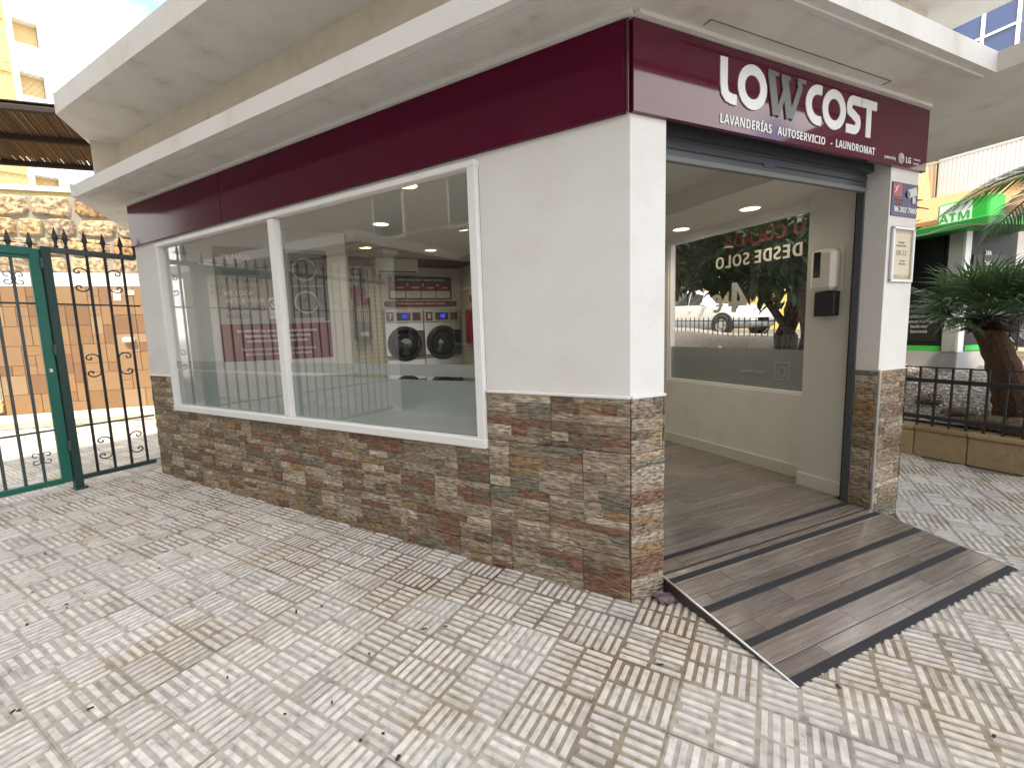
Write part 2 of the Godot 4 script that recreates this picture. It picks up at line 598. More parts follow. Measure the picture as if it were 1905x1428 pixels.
# split-face stones of one cladding tile laid on a face frame: x to the right, y up, z outwards
func clad(frame: Transform3D, x0: float, x1: float, y0: float, y1: float, sd: int) -> void:
	var r := RandomNumberGenerator.new()
	r.seed = sd
	var tw := 0.504
	var th := 0.311
	var rowi := 0
	var top := HS
	while top > y0 + 0.004:
		var bot := maxf(top - th, y0)
		var sh := -tw * (0.0 if rowi % 2 == 0 else 0.45) + r.randf_range(-0.02, 0.02)
		var e := x1 - sh - tw
		while e > x0: e -= tw
		while e < x1:
			var ta := maxf(e, x0) + 0.0018
			var tb := minf(e + tw, x1) - 0.0018
			var yb := top - 0.002
			while yb > bot + 0.006:
				var rh := r.randf_range(0.034, 0.072)
				if yb - rh - bot < 0.03: rh = yb - bot - 0.002
				var xa := ta
				while xa < tb - 0.004:
					var ln := r.randf_range(0.09, 0.32)
					if tb - xa - ln < 0.05: ln = tb - xa
					var yt := minf(yb, y1)
					if yt - (yb - rh) > 0.008 and ln > 0.006:
						var dz := r.randf_range(0.006, 0.016)
						var h := yt - (yb - rh) - 0.0012
						var c := Vector3(xa + ln / 2, yt - 0.0006 - h / 2, 0.004)
						var w := frame * Transform3D(Basis.from_scale(Vector3(ln - 0.001, h, dz)), c)
						var k := r.randf()
						var pi := 0
						for lim in [0.20, 0.35, 0.49, 0.62, 0.71, 0.78, 0.87, 0.93, 0.97]:
							if k > lim: pi += 1
						stone_spots.append([w.origin.distance_to(EYE), w, pi])
					xa += ln
				yb -= rh
			e += tw
		top -= th
		rowi += 1

func stone_mesh(sd: int) -> ArrayMesh:
	var r := RandomNumberGenerator.new()
	r.seed = sd
	var st := begin()
	var v := []
	for j in 3:
		for i in 5:
			var edge := i == 0 or i == 4 or j == 0 or j == 2
			v.append(Vector3(-0.5 + i * 0.25, -0.5 + j * 0.5, r.randf_range(0.35, 0.8) if edge else r.randf_range(0.7, 1.15)))
	for j in 2:
		for i in 4:
			quad(st, v[j * 5 + i], v[(j + 1) * 5 + i], v[(j + 1) * 5 + i + 1], v[j * 5 + i + 1])
	for i in 4:
		quad(st, Vector3(v[i].x, -0.5, 0), v[i], v[i + 1], Vector3(v[i + 1].x, -0.5, 0))
		quad(st, v[10 + i], Vector3(v[10 + i].x, 0.5, 0), Vector3(v[11 + i].x, 0.5, 0), v[11 + i])
	for j in 2:
		quad(st, Vector3(-0.5, v[j * 5].y, 0), Vector3(-0.5, v[j * 5 + 5].y, 0), v[j * 5 + 5], v[j * 5])
		quad(st, v[j * 5 + 4], v[j * 5 + 9], Vector3(0.5, v[j * 5 + 9].y, 0), Vector3(0.5, v[j * 5 + 4].y, 0))
	return done(st)

func make_building() -> void:
	var b := thing("laundromat_building", "white corner laundromat with stone clad base, burgundy band and overhanging canopy", "building")
	var ic := [0.1028, -0.2]                      # inner corner behind the street corner
	var st := begin()
	# corner pillar, wall under the window, lintel, far end
	prism(st, [[W1, 0], [0, 0], xz(uvn(WA, 0)), xz(uvn(WA, -0.07)), xz(uvn(WA - 0.25, -0.2)), ic, [W1, -0.2]], 0, 3.16)
	prism(st, [xz(uvn(WA, 0)), xz(uvn(WB, 0)), xz(uvn(WB, -0.2)), xz(uvn(WA, -0.2))], 0, WY0)
	prism(st, [xz(uvn(WA, 0)), xz(uvn(WB, 0)), xz(uvn(WB, -0.07)), xz(uvn(WA, -0.07))], WY1, 3.16)
	var ev := uvn(UE, 0)
	prism(st, [xz(uvn(WB, 0)), [ev.x, ev.z], [ev.x, -6.6], [ev.x + 0.2, -6.6], [ev.x + 0.2, ev.z - 0.06], xz(uvn(WB, -0.2))], 0, 3.16)
	var wall := put("wall", st, M.white, b)
	# the dark bed on which the stones are laid
	st = begin()
	prism(st, [[W1, 0.004], [-0.0022, 0.004], xz(uvn(WA, 0.004)), xz(uvn(WA, -0.01)), [0.01, -0.02], [W1, -0.02]], 0, HS)
	prism(st, [xz(uvn(WA, 0.004)), xz(uvn(WB, 0.004)), xz(uvn(WB, -0.01)), xz(uvn(WA, -0.01))], 0, WY0 - 0.002)
	prism(st, [xz(uvn(WB, 0.004)), xz(uvn(UE + 0.002, 0.004)), xz(uvn(UE + 0.002, -0.01)), xz(uvn(WB, -0.01))], 0, HS)
	var bed := put("cladding", st, M.joint, b)
	st = begin()
	prism(st, [[W2 + 0.02, 0.004], [W3, 0.004], [W3, -0.01], [W2 + 0.02, -0.01]], 0, HS)
	prism(st, [[W2 - 0.004, 0.0], [W2 + 0.006, 0.0], [W2 + 0.006, -0.155], [W2 - 0.004, -0.155]], 0.1, HS)
	prism(st, [[W3 - 0.01, 0.004], [W3 + 0.004, 0.004], [W3 + 0.004, -0.7], [W3 - 0.01, -0.7]], 0, HS)
	put("cladding", st, M.joint, b)
	var front := Transform3D()
	clad(front, 0.0, W1, 0.0, HS, 11)
	clad(front, W2 + 0.02, W3, 0.0, HS, 12)
	clad(TL, -WA, 0.004, 0.0, HS, 13)
	clad(TL, -WB, -WA, 0.0, WY0, 13)
	clad(TL, -UE, -WB, 0.0, HS, 14)
	clad(Transform3D(Basis(Vector3(0, 0, 1), Vector3.UP, Vector3(-1, 0, 0)), Vector3(W2, 0, 0)), -0.155, 0.0, 0.1, HS, 15)
	clad(Transform3D(Basis(Vector3(0, 0, -1), Vector3.UP, Vector3(1, 0, 0)), Vector3(W3, 0, 0)), 0.0, 0.7, 0.0, HS, 16)
	stone_spots.sort_custom(func(p, q): return p[0] < q[0])
	var meshes := []
	for i in 6: meshes.append(stone_mesh(300 + i))
	for k in mini(300, stone_spots.size()):
		part("ledger_stone", meshes[rng.randi() % 6], M.stones[stone_spots[k][2]], bed, stone_spots[k][1])
	# the stones beyond the nearest three hundred: one joined mesh
	var far := begin()
	var va: Array = []
	for i in 6: va.append(meshes[i].surface_get_arrays(0)[Mesh.ARRAY_VERTEX])
	for k in range(300, stone_spots.size()):
		var pc: Array = M.stone_pal[stone_spots[k][2]]
		var t := rng.randf_range(1.15, 1.5)
		far.set_color(Color(pc[0] * t, pc[1] * t, pc[2] * t))
		var w: Transform3D = stone_spots[k][1]
		for v in va[k % 6]: far.add_vertex(w * v)
	put("far_ledger_stones", far, M.stone_any, bed).set_meta("kind", "stuff")
	# thin white lip where plaster meets stone
	st = begin()
	bx(st, Vector3(-WA / 2, HS + 0.008, 0.008), Vector3(WA, 0.016, 0.022), 0.003)
	put("plaster_lip", st, M.white, wall, TL)
	st = begin()
	bx(st, Vector3(-(WB + UE) / 2, HS + 0.008, 0.008), Vector3(UE - WB, 0.016, 0.022), 0.003)
	put("plaster_lip", st, M.white, wall, TL)
	st = begin()
	bx(st, Vector3(W1 / 2 + 0.004, HS + 0.008, 0.008), Vector3(W1, 0.0165, 0.0225), 0.003)
	put("plaster_lip", st, M.white, wall)
	st = begin()
	bx(st, Vector3((W2 + W3) / 2, HS + 0.006, 0.005), Vector3(W3 - W2, 0.012, 0.016), 0.003)
	put("plaster_lip", st, M.white, wall)
	# right pillar and garden side wall with its window opening
	st = begin()
	prism(st, [[W2, 0], [W3, 0], [W3, -0.2], [W2, -0.2]], 0, 3.16)
	prism(st, [[2.616, -0.2], [W3, -0.2], [W3, -0.7], [2.616, -0.7]], 0, 3.16)
	prism(st, [[2.616, -0.7], [W3, -0.7], [W3, -2.5], [2.616, -2.5]], 0, 0.9)
	prism(st, [[2.616, -0.7], [W3, -0.7], [W3, -2.5], [2.616, -2.5]], 2.62, 3.16)
	prism(st, [[2.616, -2.5], [W3, -2.5], [W3, -6.6], [2.616, -6.6]], 0, 3.16)
	prism(st, [[ev.x + 0.2, -6.2], [2.616, -6.2], [2.616, -6.6], [ev.x + 0.2, -6.6]], 0, 3.16)
	put("wall", st, M.white, b)
	# metal corner trim of the right pillar
	st = begin()
	bx(st, Vector3(W2 + 0.008, 0.09 + (HS - 0.09) / 2, 0.006), Vector3(0.02, HS - 0.09, 0.02), 0.004)
	put("corner_trim", st, M.alu, b)
	# canopy with a mitre at the corner, and the walkway roof on the right
	var cn := 0.40
	var cz := 0.44
	var mc := [(-cn + 0.5825 * cz) / 0.8128, cz]   # outer corner: NL.p = cn, z = cz
	var tip := uvn(5.81, 0.44)
	st = begin()
	prism(st, [mc, [2.60, cz], [2.60, 3.4], [4.30, 3.4], [4.30, -6.8], [-3.78, -6.8], [-3.78, tip.z], [tip.x, tip.z]], 3.16, 3.285)
	put("canopy", st, M.slab, b)
	st = begin()
	# drip ledge under the canopy rim and plaster ledge over the panels
	prism(st, [xz(uvn(0.0, 0.35)), xz(uvn(5.7, 0.37)), xz(uvn(5.7, 0.345)), xz(uvn(0.0, 0.325))], 3.145, 3.1605)
	prism(st, [[mc[0] + 0.05, cz - 0.05], [2.57, cz - 0.05], [2.57, cz - 0.075], [mc[0] + 0.05, cz - 0.075]], 3.146, 3.1605)
	put("drip_edge", st, M.soffit, b)
	st = begin()
	prism(st, [xz(uvn(-0.02, 0.0)), xz(uvn(-0.02, 0.055)), xz(uvn(UE, 0.055)), xz(uvn(UE, 0.0))], HT + 0.003, 3.1595)
	prism(st, [[0.0, 0.0], [0.02, 0.055], [W3, 0.055], [W3, 0.0]], HT + 0.004, 3.159)
	put("plaster_ledge", st, M.white, b)
	# recessed access strip over the sign
	st = begin()
	for e in [[0.42, 0.10, 0.004, 0.05], [2.05, 0.10, 0.004, 0.05]]:
		bx(st, Vector3(e[0], 3.157, e[1]), Vector3(e[2], 0.004, e[3]))
	bx(st, Vector3(1.235, 3.1575, 0.125), Vector3(1.63, 0.0035, 0.004))
	put("soffit_joint", st, mat(0.2, 0.19, 0.17, 0.9), b)
	# upper slab over the canopy and the wall between
	st = begin()
	var t2 := uvn(5.905, 0.475)
	var zc := 0.75
	var m2 := [(-0.475 + 0.5825 * zc) / 0.8128, zc]
	prism(st, [m2, [3.55, zc], [3.55, -6.8], [-3.83, -6.8], [-3.83, t2.z], [t2.x, t2.z]], 4.0, 4.20)
	put("balcony_slab", st, M.slab, b)
	st = begin()
	var u1 := [(0.17 - 0.5825 * 0.17) / 0.8128, -0.17]
	prism(st, [u1, [3.07, -0.17], [3.07, -6.6], [-3.79, -6.6], [-3.79, uvn(6.3, -0.17).z], xz(uvn(6.34, -0.17))], 3.285, 4.0)
	put("upper_wall", st, rough_mat("cream upper wall", 0.70, 0.64, 0.52, 0.85, TX["drip"], TX["fine"], 0.4, Vector3(0.4, 0.2, 0.4)), b)
	# shop window: frame, mullion, panes, frosted film
	var wf := Node3D.new()
	wf.name = "shop_window"
	b.add_child(wf)
	wf.transform = TL
	st = begin()
	var fw := 0.062
	bx(st, Vector3(-(WA + WB) / 2, WY0 + 0.031, 0.005), Vector3(WB - WA, 0.062, 0.075), 0.004)
	bx(st, Vector3(-(WA + WB) / 2, WY1 - 0.02, 0.0052), Vector3(WB - WA, 0.04, 0.075), 0.004)
	bx(st, Vector3(-WA - fw / 2 - 0.004, (WY0 + WY1) / 2, 0.003), Vector3(fw, WY1 - WY0 - 0.01, 0.073), 0.004)
	bx(st, Vector3(-WB + 0.028, (WY0 + WY1) / 2, 0.003), Vector3(0.05, WY1 - WY0 - 0.01, 0.073), 0.004)
	put("window_frame", st, M.frame, wf)
	cube("mullion", Vector3(-3.081, (WY0 + WY1) / 2, 0.0), Vector3(0.085, WY1 - WY0 - 0.09, 0.07), M.frame, wf, 0.004)
	for s in [[1.015, 3.04], [3.122, 5.115]]:
		st = begin()
		var pa := Vector3(-s[1], WY0 + 0.065, -0.012)
		var pb := Vector3(-s[0], WY1 - 0.035, -0.012)
		for dz in [0.0, -0.004]: quad(st, pa + Vector3(0, 0, dz), Vector3(pa.x, pb.y, pa.z + dz), pb + Vector3(0, 0, dz), Vector3(pb.x, pa.y, pa.z + dz))
		put("pane", st, M.glass, wf)
		cube("frosted_film", Vector3(-(s[0] + s[1]) / 2, 1.02 + 0.06, -0.019), Vector3(s[1] - s[0], 0.37, 0.002), M.frosted, wf)
		cube("frosted_film", Vector3(-(s[0] + s[1]) / 2, 1.335, -0.019), Vector3(s[1] - s[0], 0.085, 0.002), M.frosted, wf)
	# garden side window
	var w2 := Node3D.new()
	w2.name = "side_window"
	b.add_child(w2)
	st = begin()
	bx(st, Vector3(2.66, 0.915, -1.6), Vector3(0.06, 0.03, 1.8), 0.003)
	bx(st, Vector3(2.66, 2.605, -1.6), Vector3(0.061, 0.03, 1.8), 0.003)
	bx(st, Vector3(2.66, 1.76, -2.485), Vector3(0.062, 1.66, 0.03), 0.003)
	bx(st, Vector3(2.66, 1.76, -0.715), Vector3(0.062, 1.66, 0.03), 0.003)
	put("window_frame", st, M.frame, w2)
	cube("pane", Vector3(2.66, 1.76, -1.6), Vector3(0.006, 1.66, 1.74), M.glass, w2)
	cube("frosted_film", Vector3(2.653, 1.13, -1.6), Vector3(0.002, 0.40, 1.74), mat_film(), w2)
	# roller shutter: box behind the sign and two guide rails
	var rs := Node3D.new()
	rs.name = "roller_shutter"
	b.add_child(rs)
	st = begin()
	for k in 3:
		bx(st, Vector3(1.305, 2.70 - 0.046 * k, -0.165 + 0.004 * (k % 2)), Vector3(2.12, 0.046, 0.02), 0.006)
	bx(st, Vector3(1.305, 2.9, -0.19), Vector3(2.12, 0.42, 0.16))
	put("shutter_slats", st, M.shutter, rs)
	cube("bottom_bar", Vector3(1.305, 2.574, -0.165), Vector3(2.10, 0.034, 0.035), mat(0.16, 0.165, 0.17, 0.5), rs, 0.004)
	cube("guide_rail", Vector3(W2 + 0.014, 1.35, -0.185), Vector3(0.055, 2.52, 0.05), M.shutter, rs, 0.003)
	cube("guide_rail", Vector3(W2 + 0.028, 1.35, -0.222), Vector3(0.03, 2.52, 0.024), M.dark, rs)
	cube("guide_rail", Vector3(W1 - 0.012, 1.35, -0.225), Vector3(0.05, 2.52, 0.05), M.shutter, rs, 0.003)
	cube("lock_label", Vector3(1.27, 2.64, -0.151), Vector3(0.11, 0.05, 0.003), mat(0.09, 0.06, 0.12, 0.4), rs)

func mat_film() -> StandardMaterial3D:
	if M.has("film"): return M.film
	var x := StandardMaterial3D.new()
	x.albedo_color = Color(0.60, 0.62, 0.62, 0.72)
	x.transparency = BaseMaterial3D.TRANSPARENCY_ALPHA
	x.roughness = 0.7
	M.film = x
	return x

func make_signs() -> void:
	var white := mat(0.80, 0.82, 0.82, 0.4)
	# ---- sign over the door
	var s := thing("shop_sign", "burgundy sign board over the door lettered LOW COST in white and grey", "sign")
	var st := begin()
	bx(st, Vector3((W3 + 0.035) / 2, (HB + HT) / 2, 0.012), Vector3(W3 + 0.033, HT - HB, 0.03), 0.002)
	put("panel", st, M.burgundy_front, s)
	var z := 0.0285
	var glyphs := {}
	var top := 3.07
	var bot := 2.832
	var h := top - bot
	var w := 0.056
	var f := w / 2
	# L with a rounded foot
	glyphs["letter_l"] = [[Vector2(0.596 + f, top), Vector2(0.598 + f, bot + 0.10), Vector2(0.608 + f, bot + 0.055), Vector2(0.628 + f, bot + f + 0.008), Vector2(0.665 + f, bot + f), Vector2(0.729, bot + f)], false]
	glyphs["letter_o"] = [arc2(Vector2(0.857, (top + bot) / 2), 0.121 - f, h / 2 - f + 0.003, 0, 345, 23), true]
	glyphs["letter_c"] = [[Vector2(1.488, top - f)] + arc2(Vector2(1.455, (top + bot) / 2), 0.122 - f, h / 2 - f + 0.001, 92, 268, 18) + [Vector2(1.488, bot + f)], false]
	glyphs["letter_o "] = [arc2(Vector2(1.618, (top + bot) / 2), 0.121 - f, h / 2 - f + 0.003, 0, 345, 23), true]
	glyphs["letter_s"] = [[Vector2(1.904, top - f)] + arc2(Vector2(1.815, top - f - 0.045), 0.038, 0.045, 100, 215, 8) + arc2(Vector2(1.838, bot + f + 0.045), 0.04, 0.045, 35, -90, 9) + [Vector2(1.749, bot + f)], false]
	for k in glyphs:
		st = begin()
		stroke(st, glyphs[k][0], w, 0.006, glyphs[k][1])
		put(k.strip_edges(), st, white, s, at(0, 0, z))
	st = begin()
	stroke(st, [Vector2(1.904 + 0.008, top - f), Vector2(2.082, top - f)], w, 0.006)
	stroke(st, [Vector2(1.995, top - w), Vector2(1.997, bot)], w, 0.006)
	put("letter_t", st, white, s, at(0, 0, z))
	# the grey W: two crossing slab-footed strokes
	var grey := mat(0.16, 0.17, 0.17, 0.45)
	st = begin()
	stroke(st, [Vector2(1.010, top - 0.006), Vector2(1.062, bot)], 0.06, 0.007)
	stroke(st, [Vector2(1.072, bot), Vector2(1.146, top - 0.07)], 0.036, 0.0074)
	stroke(st, [Vector2(1.128, top - 0.012), Vector2(1.186, bot)], 0.06, 0.0068)
	stroke(st, [Vector2(1.196, bot), Vector2(1.276, top - 0.045), Vector2(1.262, top - 0.014)], 0.040, 0.0072)
	stroke(st, [Vector2(0.984, top - 0.004), Vector2(1.075, top - 0.012)], 0.022, 0.0076)
	stroke(st, [Vector2(1.102, top - 0.012), Vector2(1.180, top - 0.016)], 0.022, 0.0077)
	stroke(st, [Vector2(1.250, top - 0.010), Vector2(1.325, top - 0.010)], 0.024, 0.0078)
	put("letter_w", st, grey, s, at(0, 0, z))
	lettering("lettering", "LAVANDERÍAS", 0.05, white, s, at(0.82, 2.748, z + 0.001), 0.93)
	lettering("lettering", "AUTOSERVICIO", 0.046, white, s, at(1.318, 2.748, z + 0.001), 1.0)
	lettering("lettering", "-", 0.046, white, s, at(1.612, 2.748, z + 0.001), 0.9)
	lettering("lettering", "LAUNDROMAT", 0.047, white, s, at(1.875, 2.752, z + 0.001), 0.98)
	lettering("lettering", "powered by", 0.021, white, s, at(2.285, 2.739, z + 0.001), 0.92, false)
	st = begin()
	lathe(st, [[0.0001, 0.003], [0.036, 0.003], [0.036, 0.0]], 20, Basis(Vector3.RIGHT, PI / 2), Vector3(2.424, 2.750, z))
	put("emblem", st, mat(0.55, 0.57, 0.57, 0.4), s)
	st = begin()
	stroke(st, arc2(Vector2(2.424, 2.750), 0.024, 0.024, 95, 360, 14), 0.005, 0.001)
	stroke(st, [Vector2(2.424, 2.765), Vector2(2.424, 2.738), Vector2(2.434, 2.738)], 0.005, 0.001)
	put("emblem_mark", st, mat(0.12, 0.01, 0.03, 0.4), s, at(0, 0, z + 0.0032))
	lettering("lettering", "LG", 0.042, white, s, at(2.518, 2.746, z + 0.001))
	lettering("lettering", "industrial", 0.015, white, s, at(2.632, 2.762, z + 0.001), 1.0, false)
	lettering("lettering", "Laundry", 0.015, white, s, at(2.622, 2.734, z + 0.001), 1.0, false)
	# ---- burgundy band along the window facade: two sheets
	var band := thing("fascia_band", "plain burgundy fascia band above the long shop window", "sign", TL)
	st = begin()
	bx(st, Vector3(-3.83 / 2 - 0.008, (HB + HT) / 2, 0.012), Vector3(3.828 - 0.02, HT - HB, 0.03), 0.002)
	put("panel", st, M.burgundy, band)
	st = begin()
	bx(st, Vector3(-(3.834 + UE + 0.01) / 2, (HB + HT) / 2, 0.0117), Vector3(UE + 0.01 - 3.834, HT - HB, 0.03), 0.002)
	put("panel", st, M.burgundy, band)
	st = begin()
	bx(st, Vector3(-0.004, (HB + HT) / 2, 0.016), Vector3(0.012, HT - HB - 0.002, 0.03), 0.003)
	put("corner_bead", st, mat(0.10, 0.012, 0.03, 0.25), band)
	# ---- camera warning sign on the right pillar
	var c := thing("security_sign", "small blue and red camera surveillance sign high on the right pillar", "sign")
	cube("plate", Vector3(2.558, 2.475, 0.003), Vector3(0.345, 0.24, 0.006), mat(0.035, 0.035, 0.12, 0.4), c)
	cube("red_field", Vector3(2.452, 2.54, 0.007), Vector3(0.115, 0.092, 0.002), mat(0.42, 0.045, 0.04, 0.4), c)
	st = begin()
	stroke(st, [Vector2(2.42, 2.52), Vector2(2.436, 2.55), Vector2(2.462, 2.572)], 0.008, 0.001)
	stroke(st, [Vector2(2.418, 2.562), Vector2(2.436, 2.55), Vector2(2.446, 2.535)], 0.006, 0.001)
	put("emblem", st, white, c, at(0, 0, 0.0082))
	for k in 2: lettering("lettering", ["SEGURIDAD", "ALARMAS"][k], 0.014, mat(0.4, 0.05, 0.05, 0.5), c, at(2.48, 2.468 - k * 0.026, 0.0068))
	lettering("lettering", "96 202 7000", 0.038, white, c, at(2.572, 2.403, 0.0068), 1.05)
	cube("blue_strip", Vector3(2.558, 2.368, 0.0068), Vector3(0.335, 0.02, 0.001), mat(0.06, 0.07, 0.2, 0.4), c)
	st = begin()
	var tilt := Basis(Vector3.BACK, deg_to_rad(14))
	bx(st, Vector3(2.645, 2.535, 0.009), Vector3(0.125, 0.062, 0.006), 0.002, tilt)
	bx(st, Vector3(2.672, 2.482, 0.009), Vector3(0.04, 0.05, 0.0055), 0.002, tilt)
	put("camera_picture", st, mat(0.6, 0.62, 0.64, 0.4), c)
	st = begin()
	lathe(st, [[0.0001, 0.001], [0.022, 0.001], [0.022, 0.0]], 14, Basis(Vector3.RIGHT, PI / 2), Vector3(2.588, 2.518, 0.0125))
	put("lens_picture", st, mat(0.03, 0.03, 0.04, 0.3), c)
	# ---- opening hours in a silver frame
	var o := thing("opening_hours_sign", "silver framed cream opening hours notice reading 08-22 on the right pillar", "sign")
	st = begin()
	for e in [[2.558, 2.268, 0.30, 0.028], [2.558, 1.882, 0.30, 0.028]]: bx(st, Vector3(e[0], e[1], 0.012), Vector3(e[2], e[3], 0.022), 0.006)
	for e in [2.422, 2.694]: bx(st, Vector3(e, 2.075, 0.0122), Vector3(0.028, 0.40, 0.0216), 0.006)
	put("frame", st, mat(0.60, 0.60, 0.62, 0.35, 0.6), o)
	cube("sheet", Vector3(2.558, 2.075, 0.005), Vector3(0.25, 0.37, 0.004), mat(0.68, 0.62, 0.47, 0.6), o)
	var ink := mat(0.16, 0.14, 0.11, 0.6)
	lettering("lettering", "08-22", 0.036, ink, o, at(2.558, 2.09, 0.0072), 1.1, false)
	lettering("lettering", "HORARIO", 0.013, ink, o, at(2.548, 2.165, 0.0072), 1.0, false)
	lettering("lettering", "OPENING HOURS", 0.012, ink, o, at(2.548, 2.142, 0.0072), 1.0, false)
	lettering("lettering", "365 DÍAS", 0.012, ink, o, at(2.575, 2.03, 0.0072), 1.0, false)
	lettering("lettering", "DAYS OPEN", 0.012, ink, o, at(2.575, 2.008, 0.0072), 1.0, false)
	st = begin()
	for k in 14:
		var hh := 0.012 + 0.022 * absf(sin(k * 1.7 + 0.4))
		bx(st, Vector3(2.446 + k * 0.0172, 1.90 + hh / 2, 0.0075), Vector3(0.010, hh, 0.001))
		bx(st, Vector3(2.446 + k * 0.0172, 2.25 - hh * 0.3, 0.0075), Vector3(0.010, hh * 0.6, 0.001))
	put("border_print", st, mat(0.45, 0.38, 0.24, 0.6), o)

func make_ramp() -> void:
	var rp := thing("access_ramp", "wood-look access ramp with black anti-slip strips before the door", "ramp")
	var y0 := 0.1
	var run := 0.8365
	var ang := atan2(y0 - 0.006, run)
	var bs := Basis(Vector3.RIGHT, ang)
	var st := begin()
	var xa := W1 + 0.004
	var xb := W2 - 0.006
	var pr := [Vector3(xa, 0.0, 0.0), Vector3(xa, y0 - 0.008, 0.0), Vector3(xa, 0.0, run)]
	var qr := [Vector3(xb, 0.0, 0.0), Vector3(xb, y0 - 0.008, 0.0), Vector3(xb, 0.0, run)]
	tri(st, pr[0], pr[1], pr[2]); tri(st, qr[0], qr[2], qr[1])
	quad(st, pr[1], qr[1], qr[2], pr[2])
	quad(st, pr[0], qr[0], qr[1], pr[1])
	put("base", st, rough_mat("ramp side", 0.055, 0.045, 0.04, 0.8, TX["soft"], TX["grain"], 0.1, Vector3.ONE), rp)
	# planks in courses parallel to the shop front
	var wz := 0.1225
	for r in 7:
		var za := 0.0 + r * wz - 0.022
		var x = xa - [0.0, 0.38, 0.62, 0.20, 0.55, 0.05, 0.42][r]
		while x < xb:
			var a := maxf(x, xa) + 0.0018
			var e := minf(x + 0.735, xb) - 0.0018
			x += 0.735
			if e - a < 0.02: continue
			var lo := maxf(za, 0.002)
			var hi := minf(za + wz, run - 0.002) - 0.0042
			if hi - lo < 0.01: continue
			var mz := (lo + hi) / 2
			st = begin()
			bx(st, Vector3.ZERO, Vector3(e - a, 0.008, hi - lo), 0.0012)
			put("plank", st, M.planks[rng.randi() % 7], rp, Transform3D(bs, Vector3((a + e) / 2, y0 - mz * tan(ang) - 0.0035, mz)))
	for mz in [0.065, 0.322, 0.578, 0.812]:
		st = begin()
		bx(st, Vector3.ZERO, Vector3(xb - xa - 0.004, 0.003, 0.042), 0.001)
		put("anti_slip_strip", st, M.rubber, rp, Transform3D(bs, Vector3((xa + xb) / 2, y0 - mz * tan(ang) + 0.002, mz)))
	for x in [xa - 0.004, xb + 0.004]:
		st = begin()
		bx(st, Vector3.ZERO, Vector3(0.010, 0.014, run / cos(ang) + 0.006), 0.003)
		put("edge_trim", st, M.alu, rp, Transform3D(bs, Vector3(x, y0 - run / 2 * tan(ang) - 0.002, run / 2)))

func downlight(p: Vector3, label: String) -> void:
	var t := thing("ceiling_downlight", label, "lamp", Transform3D(Basis(), p), "round downlights in the laundromat ceiling")
	var st := begin()
	lathe(st, [[0.088, -0.008], [0.102, -0.004], [0.106, 0.0]], 28)
	put("trim_ring", st, M.frame, t)
	var e := StandardMaterial3D.new()
	if M.has("lamp_face"): e = M.lamp_face
	else:
		e.albedo_color = Color(1, 0.97, 0.88)
		e.emission_enabled = true
		e.emission = Color(1.0, 0.93, 0.72)
		e.emission_energy_multiplier = 1.1
		M.lamp_face = e
	st = begin()
	lathe(st, [[0.0001, -0.007], [0.088, -0.007]], 28)
	put("lamp_face", st, e, t)
	var l := SpotLight3D.new()
	l.name = "glow"
	l.position = Vector3(0, -0.03, 0)
	l.rotation.x = -PI / 2
	l.spot_angle = 80.0
	l.spot_range = 12.0
	l.spot_attenuation = 2.0
	l.light_energy = 0.25
	l.light_color = Color(1.0, 0.94, 0.80)
	l.light_size = 0.08
	l.shadow_enabled = true
	t.add_child(l)

